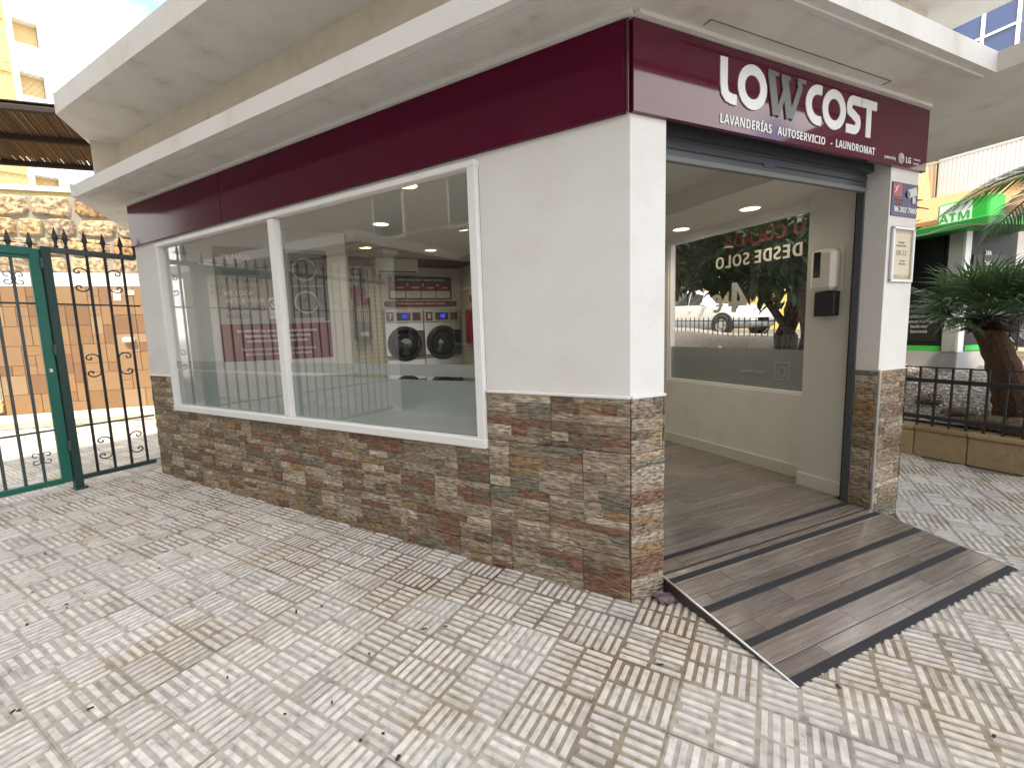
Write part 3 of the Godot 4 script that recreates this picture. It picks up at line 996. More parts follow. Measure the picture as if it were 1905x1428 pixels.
func make_interior() -> void:
	var fl := begin()
	prism(fl, [[W1, -0.002], [W2, -0.002], [W2, -0.2], [2.616, -0.2], [2.616, -6.2], [-3.14, -6.2], [-3.14, -4.8], xz(uvn(0.1, -0.2)), [W1, -0.2]], -0.02, 0.092)
	var floor_ := solid("shop_floor", fl, rough_mat("floor joint", 0.07, 0.055, 0.045, 0.8, null, TX["grain"], 0.05, Vector3.ONE))
	var wz := 0.1225
	for r in 26:
		var za := -0.024 - r * wz
		var x := W1 - rng.randf() * 0.7 - 0.3
		if r > 1: x -= 0.7
		while x < 2.61:
			var a := x + 0.001
			var e := minf(x + 0.735, 2.612 if r > 1 else W2) - 0.001
			x += 0.735
			if r <= 1: a = maxf(a, W1 + 0.001)
			if e - a < 0.03 or (r > 1 and Vector3((a + e) / 2, 0, za).dot(NL) > -0.3) or za < -3.1: continue
			var st := begin()
			bx(st, Vector3((a + e) / 2, 0.0965, za - wz / 2), Vector3(e - a, 0.009, wz - 0.004), 0.0012)
			put("plank", st, M.planks[rng.randi() % 7], floor_)
	var far := begin()
	prism(far, [[2.612, -3.3], [2.612, -6.19], [-3.1, -6.19], [-3.1, -4.9], [-2.1, -3.3]], 0.09, 0.1008)
	put("far_planks", far, M.planks[1], floor_)
	var strip := begin()
	bx(strip, Vector3((W1 + W2) / 2, 0.1025, -0.150), Vector3(W2 - W1 - 0.01, 0.003, 0.042), 0.001)
	put("anti_slip_strip", strip, M.rubber, floor_)
	# room shell
	var room := thing("laundromat_room", "plain interior walls, ceiling and skirting inside the laundromat", "room")
	var st := begin()
	prism(st, [[0.2, -0.2], [2.616, -0.2], [2.616, -6.2], [-3.14, -6.2], [-3.14, -4.8], xz(uvn(0.15, -0.2))], 2.9, 2.98)
	put("ceiling", st, M.inner, room)
	st = begin()
	prism(st, [xz(uvn(-0.2, -2.05)), xz(uvn(4.6, -2.05)), xz(uvn(4.6, -2.3)), xz(uvn(-0.2, -2.3))], 2.865, 2.9)
	put("ceiling_beam", st, M.inner, room)
	st = begin()
	prism(st, [[1.75, -0.21], [2.612, -0.21], [2.612, -3.5], [1.75, -3.5]], 2.68, 2.899)
	put("bulkhead", st, M.inner, room)
	cube("skirting", Vector3(2.608, 0.16, -1.8), Vector3(0.016, 0.12, 2.3), mat(0.66, 0.65, 0.60, 0.4), room, 0.003)
	st = begin()
	prism(st, [[2.446, -0.242], [2.616, -0.242], [2.616, -0.63], [2.446, -0.63]], 0.1, 2.9)
	put("pilaster", st, M.inner, room)
	st = begin()
	bx(st, Vector3(2.44, 0.16, -0.436), Vector3(0.016, 0.12, 0.40), 0.003)
	bx(st, Vector3(2.52, 0.16, -0.637), Vector3(0.17, 0.1195, 0.014), 0.003)
	bx(st, Vector3(2.45, 1.45, -0.236), Vector3(0.02, 2.7, 0.012), 0.002)
	put("skirting", st, mat(0.66, 0.65, 0.60, 0.4), room)
	# papered walls with a print of small squares
	var paper := mat(0.52, 0.50, 0.42, 0.75)
	st = begin()
	prism(st, [[-3.14, -6.18], [1.06, -6.18], [1.06, -6.2], [-3.14, -6.2]], 0.1, 2.9)
	prism(st, [[1.05, -6.19], [1.15, -6.19], [1.15, -3.5], [1.05, -3.5]], 0.1, 2.9)
	prism(st, [[1.15, -3.5], [2.616, -3.5], [2.616, -3.6], [1.15, -3.6]], 0.1, 2.9)
	put("papered_wall", st, paper, room)
	st = begin()
	for j in 26:
		for i in 26:
			var y := 0.75 + j * 0.075
			var x := -0.86 + i * 0.075
			if y < 2.45: bx(st, Vector3(x, y, -6.178), Vector3(0.03, 0.03, 0.002))
			if i < 14 and y < 2.6: bx(st, Vector3(1.048, y, -6.1 + i * 0.075), Vector3(0.002, 0.03, 0.03))
	put("wall_print", st, mat(0.40, 0.385, 0.32, 0.75), room).set_meta("kind", "stuff")
	st = begin()
	prism(st, [[-1.0, -6.10], [0.98, -6.10], [0.98, -3.6], [1.047, -3.6], [1.047, -6.177], [-1.0, -6.177]], 2.76, 2.899)
	put("burgundy_cornice", st, mat(0.10, 0.012, 0.022, 0.5), room)
	# the white partition that carries the big poster, with its ledge
	var pw := thing("partition_wall", "white partition with a narrow ledge behind the left shop window pane", "wall")
	st = begin()
	prism(st, [[-2.86, -4.30], [-1.08, -4.30], [-1.08, -4.42], [-2.86, -4.42]], 0.1, 2.899)
	put("panel", st, mat(0.62, 0.62, 0.60, 0.6), pw)
	cube("ledge", Vector3(-1.98, 1.13, -4.22), Vector3(1.80, 0.045, 0.16), M.frame, pw, 0.004)
	cube("edge_trim", Vector3(-1.068, 1.5, -4.36), Vector3(0.02, 2.78, 0.13), mat(0.25, 0.25, 0.25, 0.4), pw)
	# poster
	var po := thing("hygiene_poster", "large grey and burgundy hygiene poster with laundry machines and white lettering", "poster")
	cube("sheet", Vector3(-1.925, 2.0, -4.293), Vector3(1.21, 1.34, 0.008), mat(0.30, 0.30, 0.29, 0.5), po)
	cube("burgundy_field", Vector3(-1.925, 1.555, -4.287), Vector3(1.205, 0.44, 0.006), mat(0.13, 0.010, 0.028, 0.5), po)
	var pz := -4.286
	var lw := mat(0.72, 0.72, 0.70, 0.5)
	var dk := mat(0.07, 0.035, 0.04, 0.5)
	var lines := [["VELAMOS", 2.56, lw], ["POR TU", 2.47, lw], ["SEGURIDAD", 2.38, dk], ["Y TU SALUD", 2.29, dk], ["WE LOOK", 2.14, lw], ["AFTER YOUR", 2.05, lw], ["SAFETY AND", 1.96, dk], ["HEALTH", 1.87, dk]]
	for q in lines:
		var t := lettering("lettering", q[0], 0.052, q[2], po, at(-2.47 + q[0].length() * 0.0225, q[1], pz), 1.0, false)
	for q in [["En LOWCOST las máquinas quedan totalmente", 1.69], ["higienizadas y desinfectadas de forma", 1.63], ["automática después de cada lavado.", 1.57], ["The LOWCOST machines are fully sanitized and", 1.47], ["disinfected automatically after each wash.", 1.41]]:
		lettering("lettering", q[0], 0.028, lw, po, at(-1.93, q[1], pz + 0.003), 1.0, q[1] > 1.5)
	# two machine doors printed on the right half of the sheet
	for k in 2:
		var c := Vector3(-1.55, 2.43 - 0.40 * k, pz)
		st = begin()
		bx(st, c + Vector3(0.02, 0.0, -0.002), Vector3(0.42, 0.385, 0.006))
		put("machine_picture", st, mat(0.10, 0.10, 0.10, 0.5), po)
		st = begin()
		stroke(st, arc2(Vector2(c.x - 0.03, c.y), 0.13, 0.13, 0, 350, 30), 0.022, 0.003, true)
		put("door_picture", st, mat(0.34, 0.34, 0.34, 0.4), po, at(0, 0, pz + 0.001))
	st = begin()
	stroke(st, [Vector2(-1.335, 2.62), Vector2(-1.36, 1.80)], 0.05, 0.002)
	put("hose_picture", st, mat(0.03, 0.03, 0.03, 0.4), po, at(0, 0, pz + 0.002))
	# small prohibition notice over the poster
	var no := thing("prohibition_notice", "small white notice with a red crossed circle on the poster", "sign")
	cube("sheet", Vector3(-1.945, 1.96, -4.279), Vector3(0.13, 0.25, 0.004), mat(0.7, 0.7, 0.68, 0.6), no)
	st = begin()
	stroke(st, arc2(Vector2(-1.945, 2.0), 0.045, 0.055, 0, 350, 26), 0.013, 0.002, true)
	stroke(st, [Vector2(-1.977, 2.04), Vector2(-1.913, 1.96)], 0.012, 0.002)
	put("red_ring", st, mat(0.35, 0.02, 0.03, 0.5), no, at(0, 0, -4.277))
	lettering("lettering", "PROHIBIDO", 0.013, mat(0.35, 0.02, 0.03, 0.5), no, at(-1.945, 1.885, -4.276))
	# ---- laundry machines on the back wall
	for k in 2:
		var x := -0.025 + k * 0.692
		var t := thing("laundry_machine", ["stainless laundry machine numbered 7, left of the pair on the back wall", "stainless laundry machine numbered 8, right of the pair on the back wall"][k], "washing machine", at(x, 0, -6.16), "stainless laundry machines on the back wall")
		var steel := mat(0.42, 0.42, 0.41, 0.35, 0.75)
		cube("body", Vector3(0, 0.62, -0.28), Vector3(0.686, 1.05, 0.62), steel, t, 0.008)
		cube("body", Vector3(0, 1.62, -0.28), Vector3(0.686, 0.82, 0.62), steel, t, 0.008)
		cube("control_panel", Vector3(0, 1.90, 0.032), Vector3(0.676, 0.20, 0.014), mat(0.36, 0.36, 0.35, 0.4, 0.5), t, 0.003)
		cube("seam", Vector3(0, 1.792, 0.031), Vector3(0.68, 0.006, 0.008), M.dark, t)
		cube("number_plate", Vector3(-0.245, 1.90, 0.041), Vector3(0.12, 0.15, 0.006), mat(0.14, 0.015, 0.03, 0.4), t)
		lettering("lettering", ["7", "8"][k], 0.085, lw, t, at(-0.245, 1.90, 0.046), 1.0, true)
		cube("display_frame", Vector3(-0.01, 1.90, 0.041), Vector3(0.24, 0.13, 0.006), mat(0.03, 0.03, 0.035, 0.3), t)
		var sc := StandardMaterial3D.new()
		sc.albedo_color = Color(0.1, 0.1, 0.3)
		sc.emission_enabled = true
		sc.emission = Color(0.30, 0.28, 0.95)
		sc.emission_energy_multiplier = 0.35
		cube("display_screen", Vector3(0.01, 1.905, 0.045), Vector3(0.085, 0.06, 0.004), sc, t)
		cube("price_plate", Vector3(0.22, 1.90, 0.041), Vector3(0.14, 0.14, 0.006), mat(0.12, 0.02, 0.03, 0.4), t)
		for q in 4: cube("price_field", Vector3(0.19 + 0.06 * (q % 2), 1.93 - 0.06 * (q / 2), 0.0445), Vector3(0.045, 0.04, 0.002), mat(0.05, 0.05, 0.05, 0.4), t)
		for lv in 2:
			var cy: float = [1.42, 0.55][lv]
			st = begin()
			lathe(st, [[0.315, 0.0], [0.305, 0.03], [0.25, 0.045], [0.235, 0.03]], 40, Basis(Vector3.RIGHT, PI / 2), Vector3(0.0, cy, 0.03))
			var door := put("door", st, mat(0.016, 0.016, 0.018, 0.25), t)
			st = begin()
			lathe(st, [[0.0001, 0.055], [0.10, 0.048], [0.19, 0.03], [0.236, 0.0]], 36, Basis(Vector3.RIGHT, PI / 2), Vector3(0.0, cy, 0.03))
			put("door_glass", st, mat(0.01, 0.01, 0.012, 0.06), door)
			cube("door_handle", Vector3(0.275, cy, 0.045), Vector3(0.13, 0.46, 0.04), mat(0.014, 0.014, 0.015, 0.3), door, 0.01)
	# ---- things on the back wall
	var bd := thing("price_board", "wide framed price board with four numbered burgundy fields on the back wall", "sign")
	cube("board", Vector3(0.31, 2.405, -6.17), Vector3(1.14, 0.40, 0.014), mat(0.06, 0.045, 0.045, 0.5), bd)
	for k in 4:
		cube("field", Vector3(-0.10 + k * 0.272, 2.43, -6.160), Vector3(0.255, 0.13, 0.006), mat(0.16, 0.018, 0.035, 0.5), bd)
		cube("text_field", Vector3(-0.10 + k * 0.272, 2.29, -6.160), Vector3(0.255, 0.125, 0.006), mat(0.5, 0.5, 0.46, 0.5), bd)
		lettering("lettering", str(k + 1), 0.045, lw, bd, at(-0.20 + k * 0.272, 2.455, -6.156))
		lettering("lettering", ["LAVADO", "SECADO", "JABÓN", "PAGO"][k], 0.026, lw, bd, at(-0.06 + k * 0.272, 2.41, -6.156))
		lettering("lettering", "Instrucciones", 0.016, mat(0.12, 0.1, 0.1, 0.6), bd, at(-0.10 + k * 0.272, 2.31, -6.156), 1.0, false)
	lettering("lettering", "CÓMO FUNCIONA · HOW IT WORKS", 0.038, lw, bd, at(0.31, 2.545, -6.161), 0.95)
	var pl := thing("instruction_strip", "long rounded burgundy instruction strip above the two machines", "sign")
	st = begin()
	stroke(st, [Vector2(-0.30, 2.125), Vector2(0.92, 2.125)], 0.10, 0.012)
	lathe(st, [[0.0001, 0.012], [0.05, 0.012], [0.05, 0.0]], 16, Basis(Vector3.RIGHT, PI / 2), Vector3(-0.30, 2.125, 0))
	lathe(st, [[0.0001, 0.012], [0.05, 0.012], [0.05, 0.0]], 16, Basis(Vector3.RIGHT, PI / 2), Vector3(0.92, 2.125, 0))
	put("plate", st, mat(0.16, 0.018, 0.035, 0.5), pl, at(0, 0, -6.178))
	lettering("lettering", "PULSE START PARA COMENZAR · PRESS START TO BEGIN", 0.026, lw, pl, at(0.31, 2.128, -6.164), 0.9)
	var ac := thing("air_conditioner", "cream wall-mounted air conditioner under the ceiling", "air conditioner")
	st = begin()
	bx(st, Vector3(-0.125, 2.755, -6.06), Vector3(0.74, 0.27, 0.2), 0.03)
	put("casing", st, mat(0.62, 0.60, 0.50, 0.4), ac)
	cube("air_slot", Vector3(-0.12, 2.655, -5.963), Vector3(0.62, 0.02, 0.012), M.dark, ac)
	var vm := thing("soap_vending_machine", "grey and burgundy soap vending machine beside the partition", "vending machine")
	cube("cabinet", Vector3(-0.72, 1.88, -6.10), Vector3(0.26, 0.70, 0.14), mat(0.16, 0.16, 0.16, 0.4), vm, 0.005)
	cube("header", Vector3(-0.72, 2.16, -6.026), Vector3(0.25, 0.13, 0.01), mat(0.16, 0.018, 0.035, 0.5), vm)
	for k in 6: cube("product_column", Vector3(-0.815 + k * 0.036, 1.93, -6.026), Vector3(0.02, 0.22, 0.01), mat(0.35, 0.34, 0.30, 0.5), vm)
	cube("tray", Vector3(-0.72, 1.62, -6.026), Vector3(0.13, 0.07, 0.012), mat(0.5, 0.5, 0.48, 0.5), vm)
	var sp := thing("portrait_poster", "narrow poster with a pale figure over burgundy fields, high beside the air conditioner", "poster")
	cube("sheet", Vector3(-0.80, 2.47, -6.172), Vector3(0.32, 0.52, 0.012), mat(0.15, 0.14, 0.14, 0.5), sp)
	cube("burgundy_field", Vector3(-0.80, 2.31, -6.164), Vector3(0.31, 0.19, 0.006), mat(0.16, 0.018, 0.035, 0.5), sp)
	st = begin()
	stroke(st, [Vector2(-0.80, 2.45), Vector2(-0.80, 2.6)], 0.13, 0.003)
	lathe(st, [[0.0001, 0.003], [0.04, 0.003]], 14, Basis(Vector3.RIGHT, PI / 2), Vector3(-0.80, 2.66, 0))
	put("figure_picture", st, mat(0.45, 0.42, 0.38, 0.6), sp, at(0, 0, -6.165))
	var ex := thing("fire_extinguisher_box", "burgundy wall box for a fire extinguisher on the right inner wall", "box")
	cube("box", Vector3(1.0, 1.68, -5.55), Vector3(0.10, 0.62, 0.26), mat(0.22, 0.012, 0.03, 0.4), ex, 0.03)
	cube("label", Vector3(0.947, 1.85, -5.55), Vector3(0.004, 0.10, 0.12), mat(0.3, 0.1, 0.1, 0.5), ex)
	var es := thing("extinguisher_sign", "small red and white sign above the burgundy wall box", "sign")
	cube("plate", Vector3(1.043, 2.17, -5.55), Vector3(0.012, 0.24, 0.18), mat(0.55, 0.54, 0.52, 0.5), es)
	cube("red_field", Vector3(1.035, 2.17, -5.57), Vector3(0.006, 0.12, 0.11), mat(0.4, 0.02, 0.02, 0.5), es)
	# ---- soap dispenser on the pilaster
	var sd := thing("soap_dispenser", "cream hand sanitiser dispenser with a black drip tray on the inner pilaster", "dispenser")
	st = begin()
	bx(st, Vector3(2.385, 2.015, -0.44), Vector3(0.115, 0.335, 0.20), 0.03)
	put("casing", st, mat(0.74, 0.71, 0.60, 0.35), sd)
	cube("back_plate", Vector3(2.437, 2.02, -0.44), Vector3(0.02, 0.36, 0.23), mat(0.74, 0.71, 0.60, 0.35), sd, 0.006)
	st = begin()
	bx(st, Vector3(2.330, 2.06, -0.475), Vector3(0.012, 0.21, 0.06), 0.005)
	put("sight_glass", st, mat(0.012, 0.012, 0.014, 0.15), sd)
	cube("drip_tray", Vector3(2.405, 1.735, -0.43), Vector3(0.075, 0.20, 0.17), mat(0.02, 0.02, 0.024, 0.45), sd, 0.008)
	# ---- lettering stuck on the garden window, to be read from outside
	var wl := thing("window_lettering", "red and white lettering on the garden side window, seen reversed from inside", "lettering", Transform3D(Basis(Vector3.UP, PI / 2), Vector3(2.672, 0, 0)))
	var red := mat(0.16, 0.008, 0.015, 0.5)
	var wt := mat(0.55, 0.55, 0.50, 0.5)
	lettering("lettering", "TU COLADA", 0.135, red, wl, at(1.21, 2.475, 0), 0.98)
	lettering("lettering", "DESDE SOLO", 0.125, wt, wl, at(1.32, 2.27, 0), 0.98)
	lettering("lettering", "4", 0.31, wt, wl, at(1.51, 1.87, 0), 1.0)
	lettering("lettering", "€", 0.20, wt, wl, at(1.765, 1.82, 0), 1.0)
	lettering("lettering", "TIENE CÁMARAS", 0.028, wt, wl, at(1.3, 1.09, -0.0225), 1.0, false)
	st = begin()
	stroke(st, [Vector2(0.90, 1.03), Vector2(0.90, 1.20), Vector2(1.04, 1.20), Vector2(1.04, 1.03)], 0.010, 0.002, true)
	stroke(st, arc2(Vector2(0.97, 1.11), 0.042, 0.048, 0, 350, 22), 0.010, 0.002, true)
	put("machine_emblem", st, mat(0.5, 0.51, 0.51, 0.5), wl, at(0, 0, -0.0235))
	# ---- downlights
	var names := ["nearest the window", "second behind the window beside the beam", "right of the second behind the window", "third row above the air conditioner, left", "third row, right, above the machines"]
	var ps := [Vector3(-0.70, 2.9, -2.16), Vector3(-0.71, 2.9, -3.66), Vector3(0.28, 2.9, -3.66), Vector3(-0.72, 2.9, -5.21), Vector3(0.27, 2.9, -5.19)]
	for k in 5: downlight(ps[k], "lit round ceiling downlight, " + names[k])
	downlight(Vector3(2.32, 2.68, -1.12), "lit round downlight over the garden side window, nearer the pilaster")
	downlight(Vector3(2.35, 2.68, -2.02), "lit round downlight over the garden side window seen through the door")

# fence frame: same axes as the window facade; x is -u, z is n
const FU := 6.004

func spear(st: SurfaceTool, x: float, y: float, z: float) -> void:
	tube(st, [Vector3(x, y, z), Vector3(x, y + 0.03, z), Vector3(x, y + 0.045, z), Vector3(x, y + 0.06, z), Vector3(x, y + 0.10, z), Vector3(x, y + 0.135, z), Vector3(x, y + 0.155, z), Vector3(x, y + 0.245, z)], [0.013, 0.013, 0.020, 0.012, 0.015, 0.024, 0.022, 0.002], 6)
	tube(st, [Vector3(x, y + 0.125, z - 0.065), Vector3(x, y + 0.128, z - 0.03), Vector3(x, y + 0.12, z), Vector3(x, y + 0.128, z + 0.03), Vector3(x, y + 0.125, z + 0.065)], [0.003, 0.007, 0.010, 0.007, 0.003], 5)

# a pair of spirals joined on the sg side: centre, half width, half height
func scroll_pts(z: float, y: float, hw: float, hh: float, sg: float) -> Array:
	var o := []
	# lower curl, big back, upper curl; a mirrored pair of spirals joined on the sg side
	for e in [1.0, -1.0]:
		var seg := []
		var cy: float = y + e * (hh - hw * 0.72)
		for i in 19:
			var t := i / 18.0
			var a := deg_to_rad(lerpf(400.0, 0.0, t))
			var q := lerpf(hw * 0.16, hw * 0.92, pow(t, 1.4))
			var off := lerpf(-0.22, 0.0, t) * hw
			seg.append(Vector3(-FU, cy + e * sin(a) * q * 0.78, z + sg * (off + cos(a) * q)))
		if e > 0: o = seg
		else:
			seg.reverse()
			o.append_array(seg)
	return o

func fence_panel(o: Node3D, z0: float, z1: float, bars: Array, tops: Array, y0: float, ytop: float, material: Material) -> void:
	for z in bars:
		var st := begin()
		bx(st, Vector3(-FU, (y0 + ytop) / 2, z), Vector3(0.024, ytop - y0, 0.024), 0.004)
		put("bar", st, material, o)
	for z in tops:
		var st := begin()
		spear(st, -FU, ytop + 0.02, z)
		put("spearhead", st, M.iron, o)

func make_fence() -> void:
	var fp := thing("fence_panel", "black iron fence panel with C scrolls between the green gate and shop wall", "fence", TL, "iron fence panels")
	cube("bottom_rail", Vector3(-FU, 0.118, 0.31), Vector3(0.05, 0.05, 0.70), M.green_dark, fp, 0.005)
	cube("top_rail", Vector3(-FU, 2.602, 0.29), Vector3(0.05, 0.058, 0.75), M.rail_grey, fp, 0.005)
	for y in [0.69, 2.035]:
		cube("cross_bar", Vector3(-FU, y, 0.29), Vector3(0.012, 0.018, 0.74), M.iron, fp)
	fence_panel(fp, -0.08, 0.66, [0.52, 0.36, 0.20, 0.04], [0.60, 0.52, 0.36, 0.20, 0.04, -0.09], 0.14, 2.58, M.iron)
	for y in [2.31, 1.355, 0.40]:
		for q in [[0.44, -1.0], [0.12, 1.0]]:
			var st := begin()
			tube(st, scroll_pts(q[0], y, 0.076, 0.14, q[1]), 0.0075, 5)
			put("scroll", st, M.iron, fp)
	var ps := thing("gate_post", "dark green square post between the gate and the iron panel", "post", TL, "green fence posts")
	cube("post", Vector3(-FU, 1.315, 0.70), Vector3(0.09, 2.63, 0.075), M.green_dark, ps, 0.006)
	cube("foot_plate", Vector3(-FU + 0.03, 0.012, 0.70), Vector3(0.12, 0.024, 0.11), M.green_dark, ps, 0.004)
	for y in [0.5, 1.55, 2.45]: cube("hinge", Vector3(-FU + 0.05, y, 0.742), Vector3(0.03, 0.11, 0.03), M.rail_grey, ps, 0.006)
	var g := thing("metal_gate", "green steel gate with thin bars, spearheads and small scrolls", "gate", TL)
	for z in [0.785, 1.94]: cube("stile", Vector3(-FU, 1.35, z), Vector3(0.055, 2.50, 0.085), M.green, g, 0.006)
	cube("top_member", Vector3(-FU, 2.565, 1.36), Vector3(0.0545, 0.085, 1.09), M.green, g, 0.006)
	cube("inner_member", Vector3(-FU, 2.505, 1.36), Vector3(0.04, 0.03, 1.07), M.green, g, 0.004)
	cube("bottom_member", Vector3(-FU, 0.125, 1.36), Vector3(0.0545, 0.06, 1.09), M.green, g, 0.006)
	for y in [0.69, 2.035]: cube("cross_bar", Vector3(-FU, y, 1.36), Vector3(0.012, 0.018, 1.08), M.iron, g)
	var gb := [0.955, 1.10, 1.245, 1.39, 1.535, 1.68, 1.825]
	fence_panel(g, 0.8, 1.9, gb, [0.80, 0.955, 1.10, 1.245, 1.39, 1.535, 1.68, 1.825], 0.15, 2.5, M.rail_grey)
	cube("lock", Vector3(-FU + 0.03, 1.332, 0.79), Vector3(0.02, 0.04, 0.03), M.alu, g, 0.004)
	for z in [0.955, 1.39, 1.825]:
		for y in [2.286, 0.41]:
			var st := begin()
			for sg in [-1.0, 1.0]:
				for e in [-1.0, 1.0]:
					var pts := []
					for i in 13:
						var a := deg_to_rad(lerpf(180.0, -130.0, i / 12.0))
						var q := lerpf(0.034, 0.016, i / 12.0)
						pts.append(Vector3(-FU, y + e * (0.036 + sin(a) * q * 0.9), z + sg * (0.045 + cos(a) * q)))
					tube(st, [Vector3(-FU, y, z + sg * 0.008)] + pts, 0.0055, 5)
			bx(st, Vector3(-FU, y, z), Vector3(0.034, 0.05, 0.034), 0.006)
			put("scroll", st, M.rail_grey, g)
	var ps2 := thing("gate_post", "dark green square post on the latch side of the gate, out to the left", "post", TL, "green fence posts")
	cube("post", Vector3(-FU, 1.315, 2.04), Vector3(0.09, 2.63, 0.09), M.green_dark, ps2, 0.006)
	var f2 := thing("fence_panel", "black iron fence panel to the left of the green gate", "fence", TL, "iron fence panels")
	cube("bottom_rail", Vector3(-FU, 0.118, 3.1), Vector3(0.05, 0.05, 2.0), M.green_dark, f2, 0.005)
	cube("top_rail", Vector3(-FU, 2.602, 3.1), Vector3(0.05, 0.058, 2.0), M.rail_grey, f2, 0.005)
	for y in [0.69, 2.035]: cube("cross_bar", Vector3(-FU, y, 3.1), Vector3(0.012, 0.018, 2.0), M.iron, f2)
	var zz := []
	for k in 12: zz.append(2.22 + k * 0.16)
	fence_panel(f2, 2.1, 4.1, zz, zz, 0.14, 2.58, M.iron)
	for y in [2.31, 0.40]:
		for k in 5:
			var st := begin()
			tube(st, scroll_pts(2.30 + k * 0.32, y, 0.076, 0.14, 1.0 if k % 2 else -1.0), 0.0055, 5)
			put("scroll", st, M.iron, f2)

# back wall frame: x along the wall to the right, y up, z towards us; origin at its visible left end
var BW := Transform3D()

func field_stone(w: float, h: float, sd: int) -> ArrayMesh:
	var r := RandomNumberGenerator.new()
	r.seed = sd
	var st := begin()
	var rim := []
	var mid := []
	var n := 12
	for i in n:
		var a := TAU * (i + 0.5 + r.randf_range(-0.2, 0.2)) / n
		var p := Vector2(cos(a), sin(a))
		p = p / pow(pow(absf(p.x), 6.0) + pow(absf(p.y), 6.0), 1.0 / 6.0) * r.randf_range(0.88, 1.05)
		rim.append(Vector3(p.x * w / 2, p.y * h / 2, 0.0))
		mid.append(Vector3(p.x * w / 2 * 0.86, p.y * h / 2 * 0.82, r.randf_range(0.045, 0.07)))
	var c := Vector3(0, 0, r.randf_range(0.065, 0.09))
	for i in n:
		var j := (i + 1) % n
		quad(st, rim[j], rim[i], mid[i], mid[j])
		tri(st, mid[j], mid[i], c)
	return done(st)

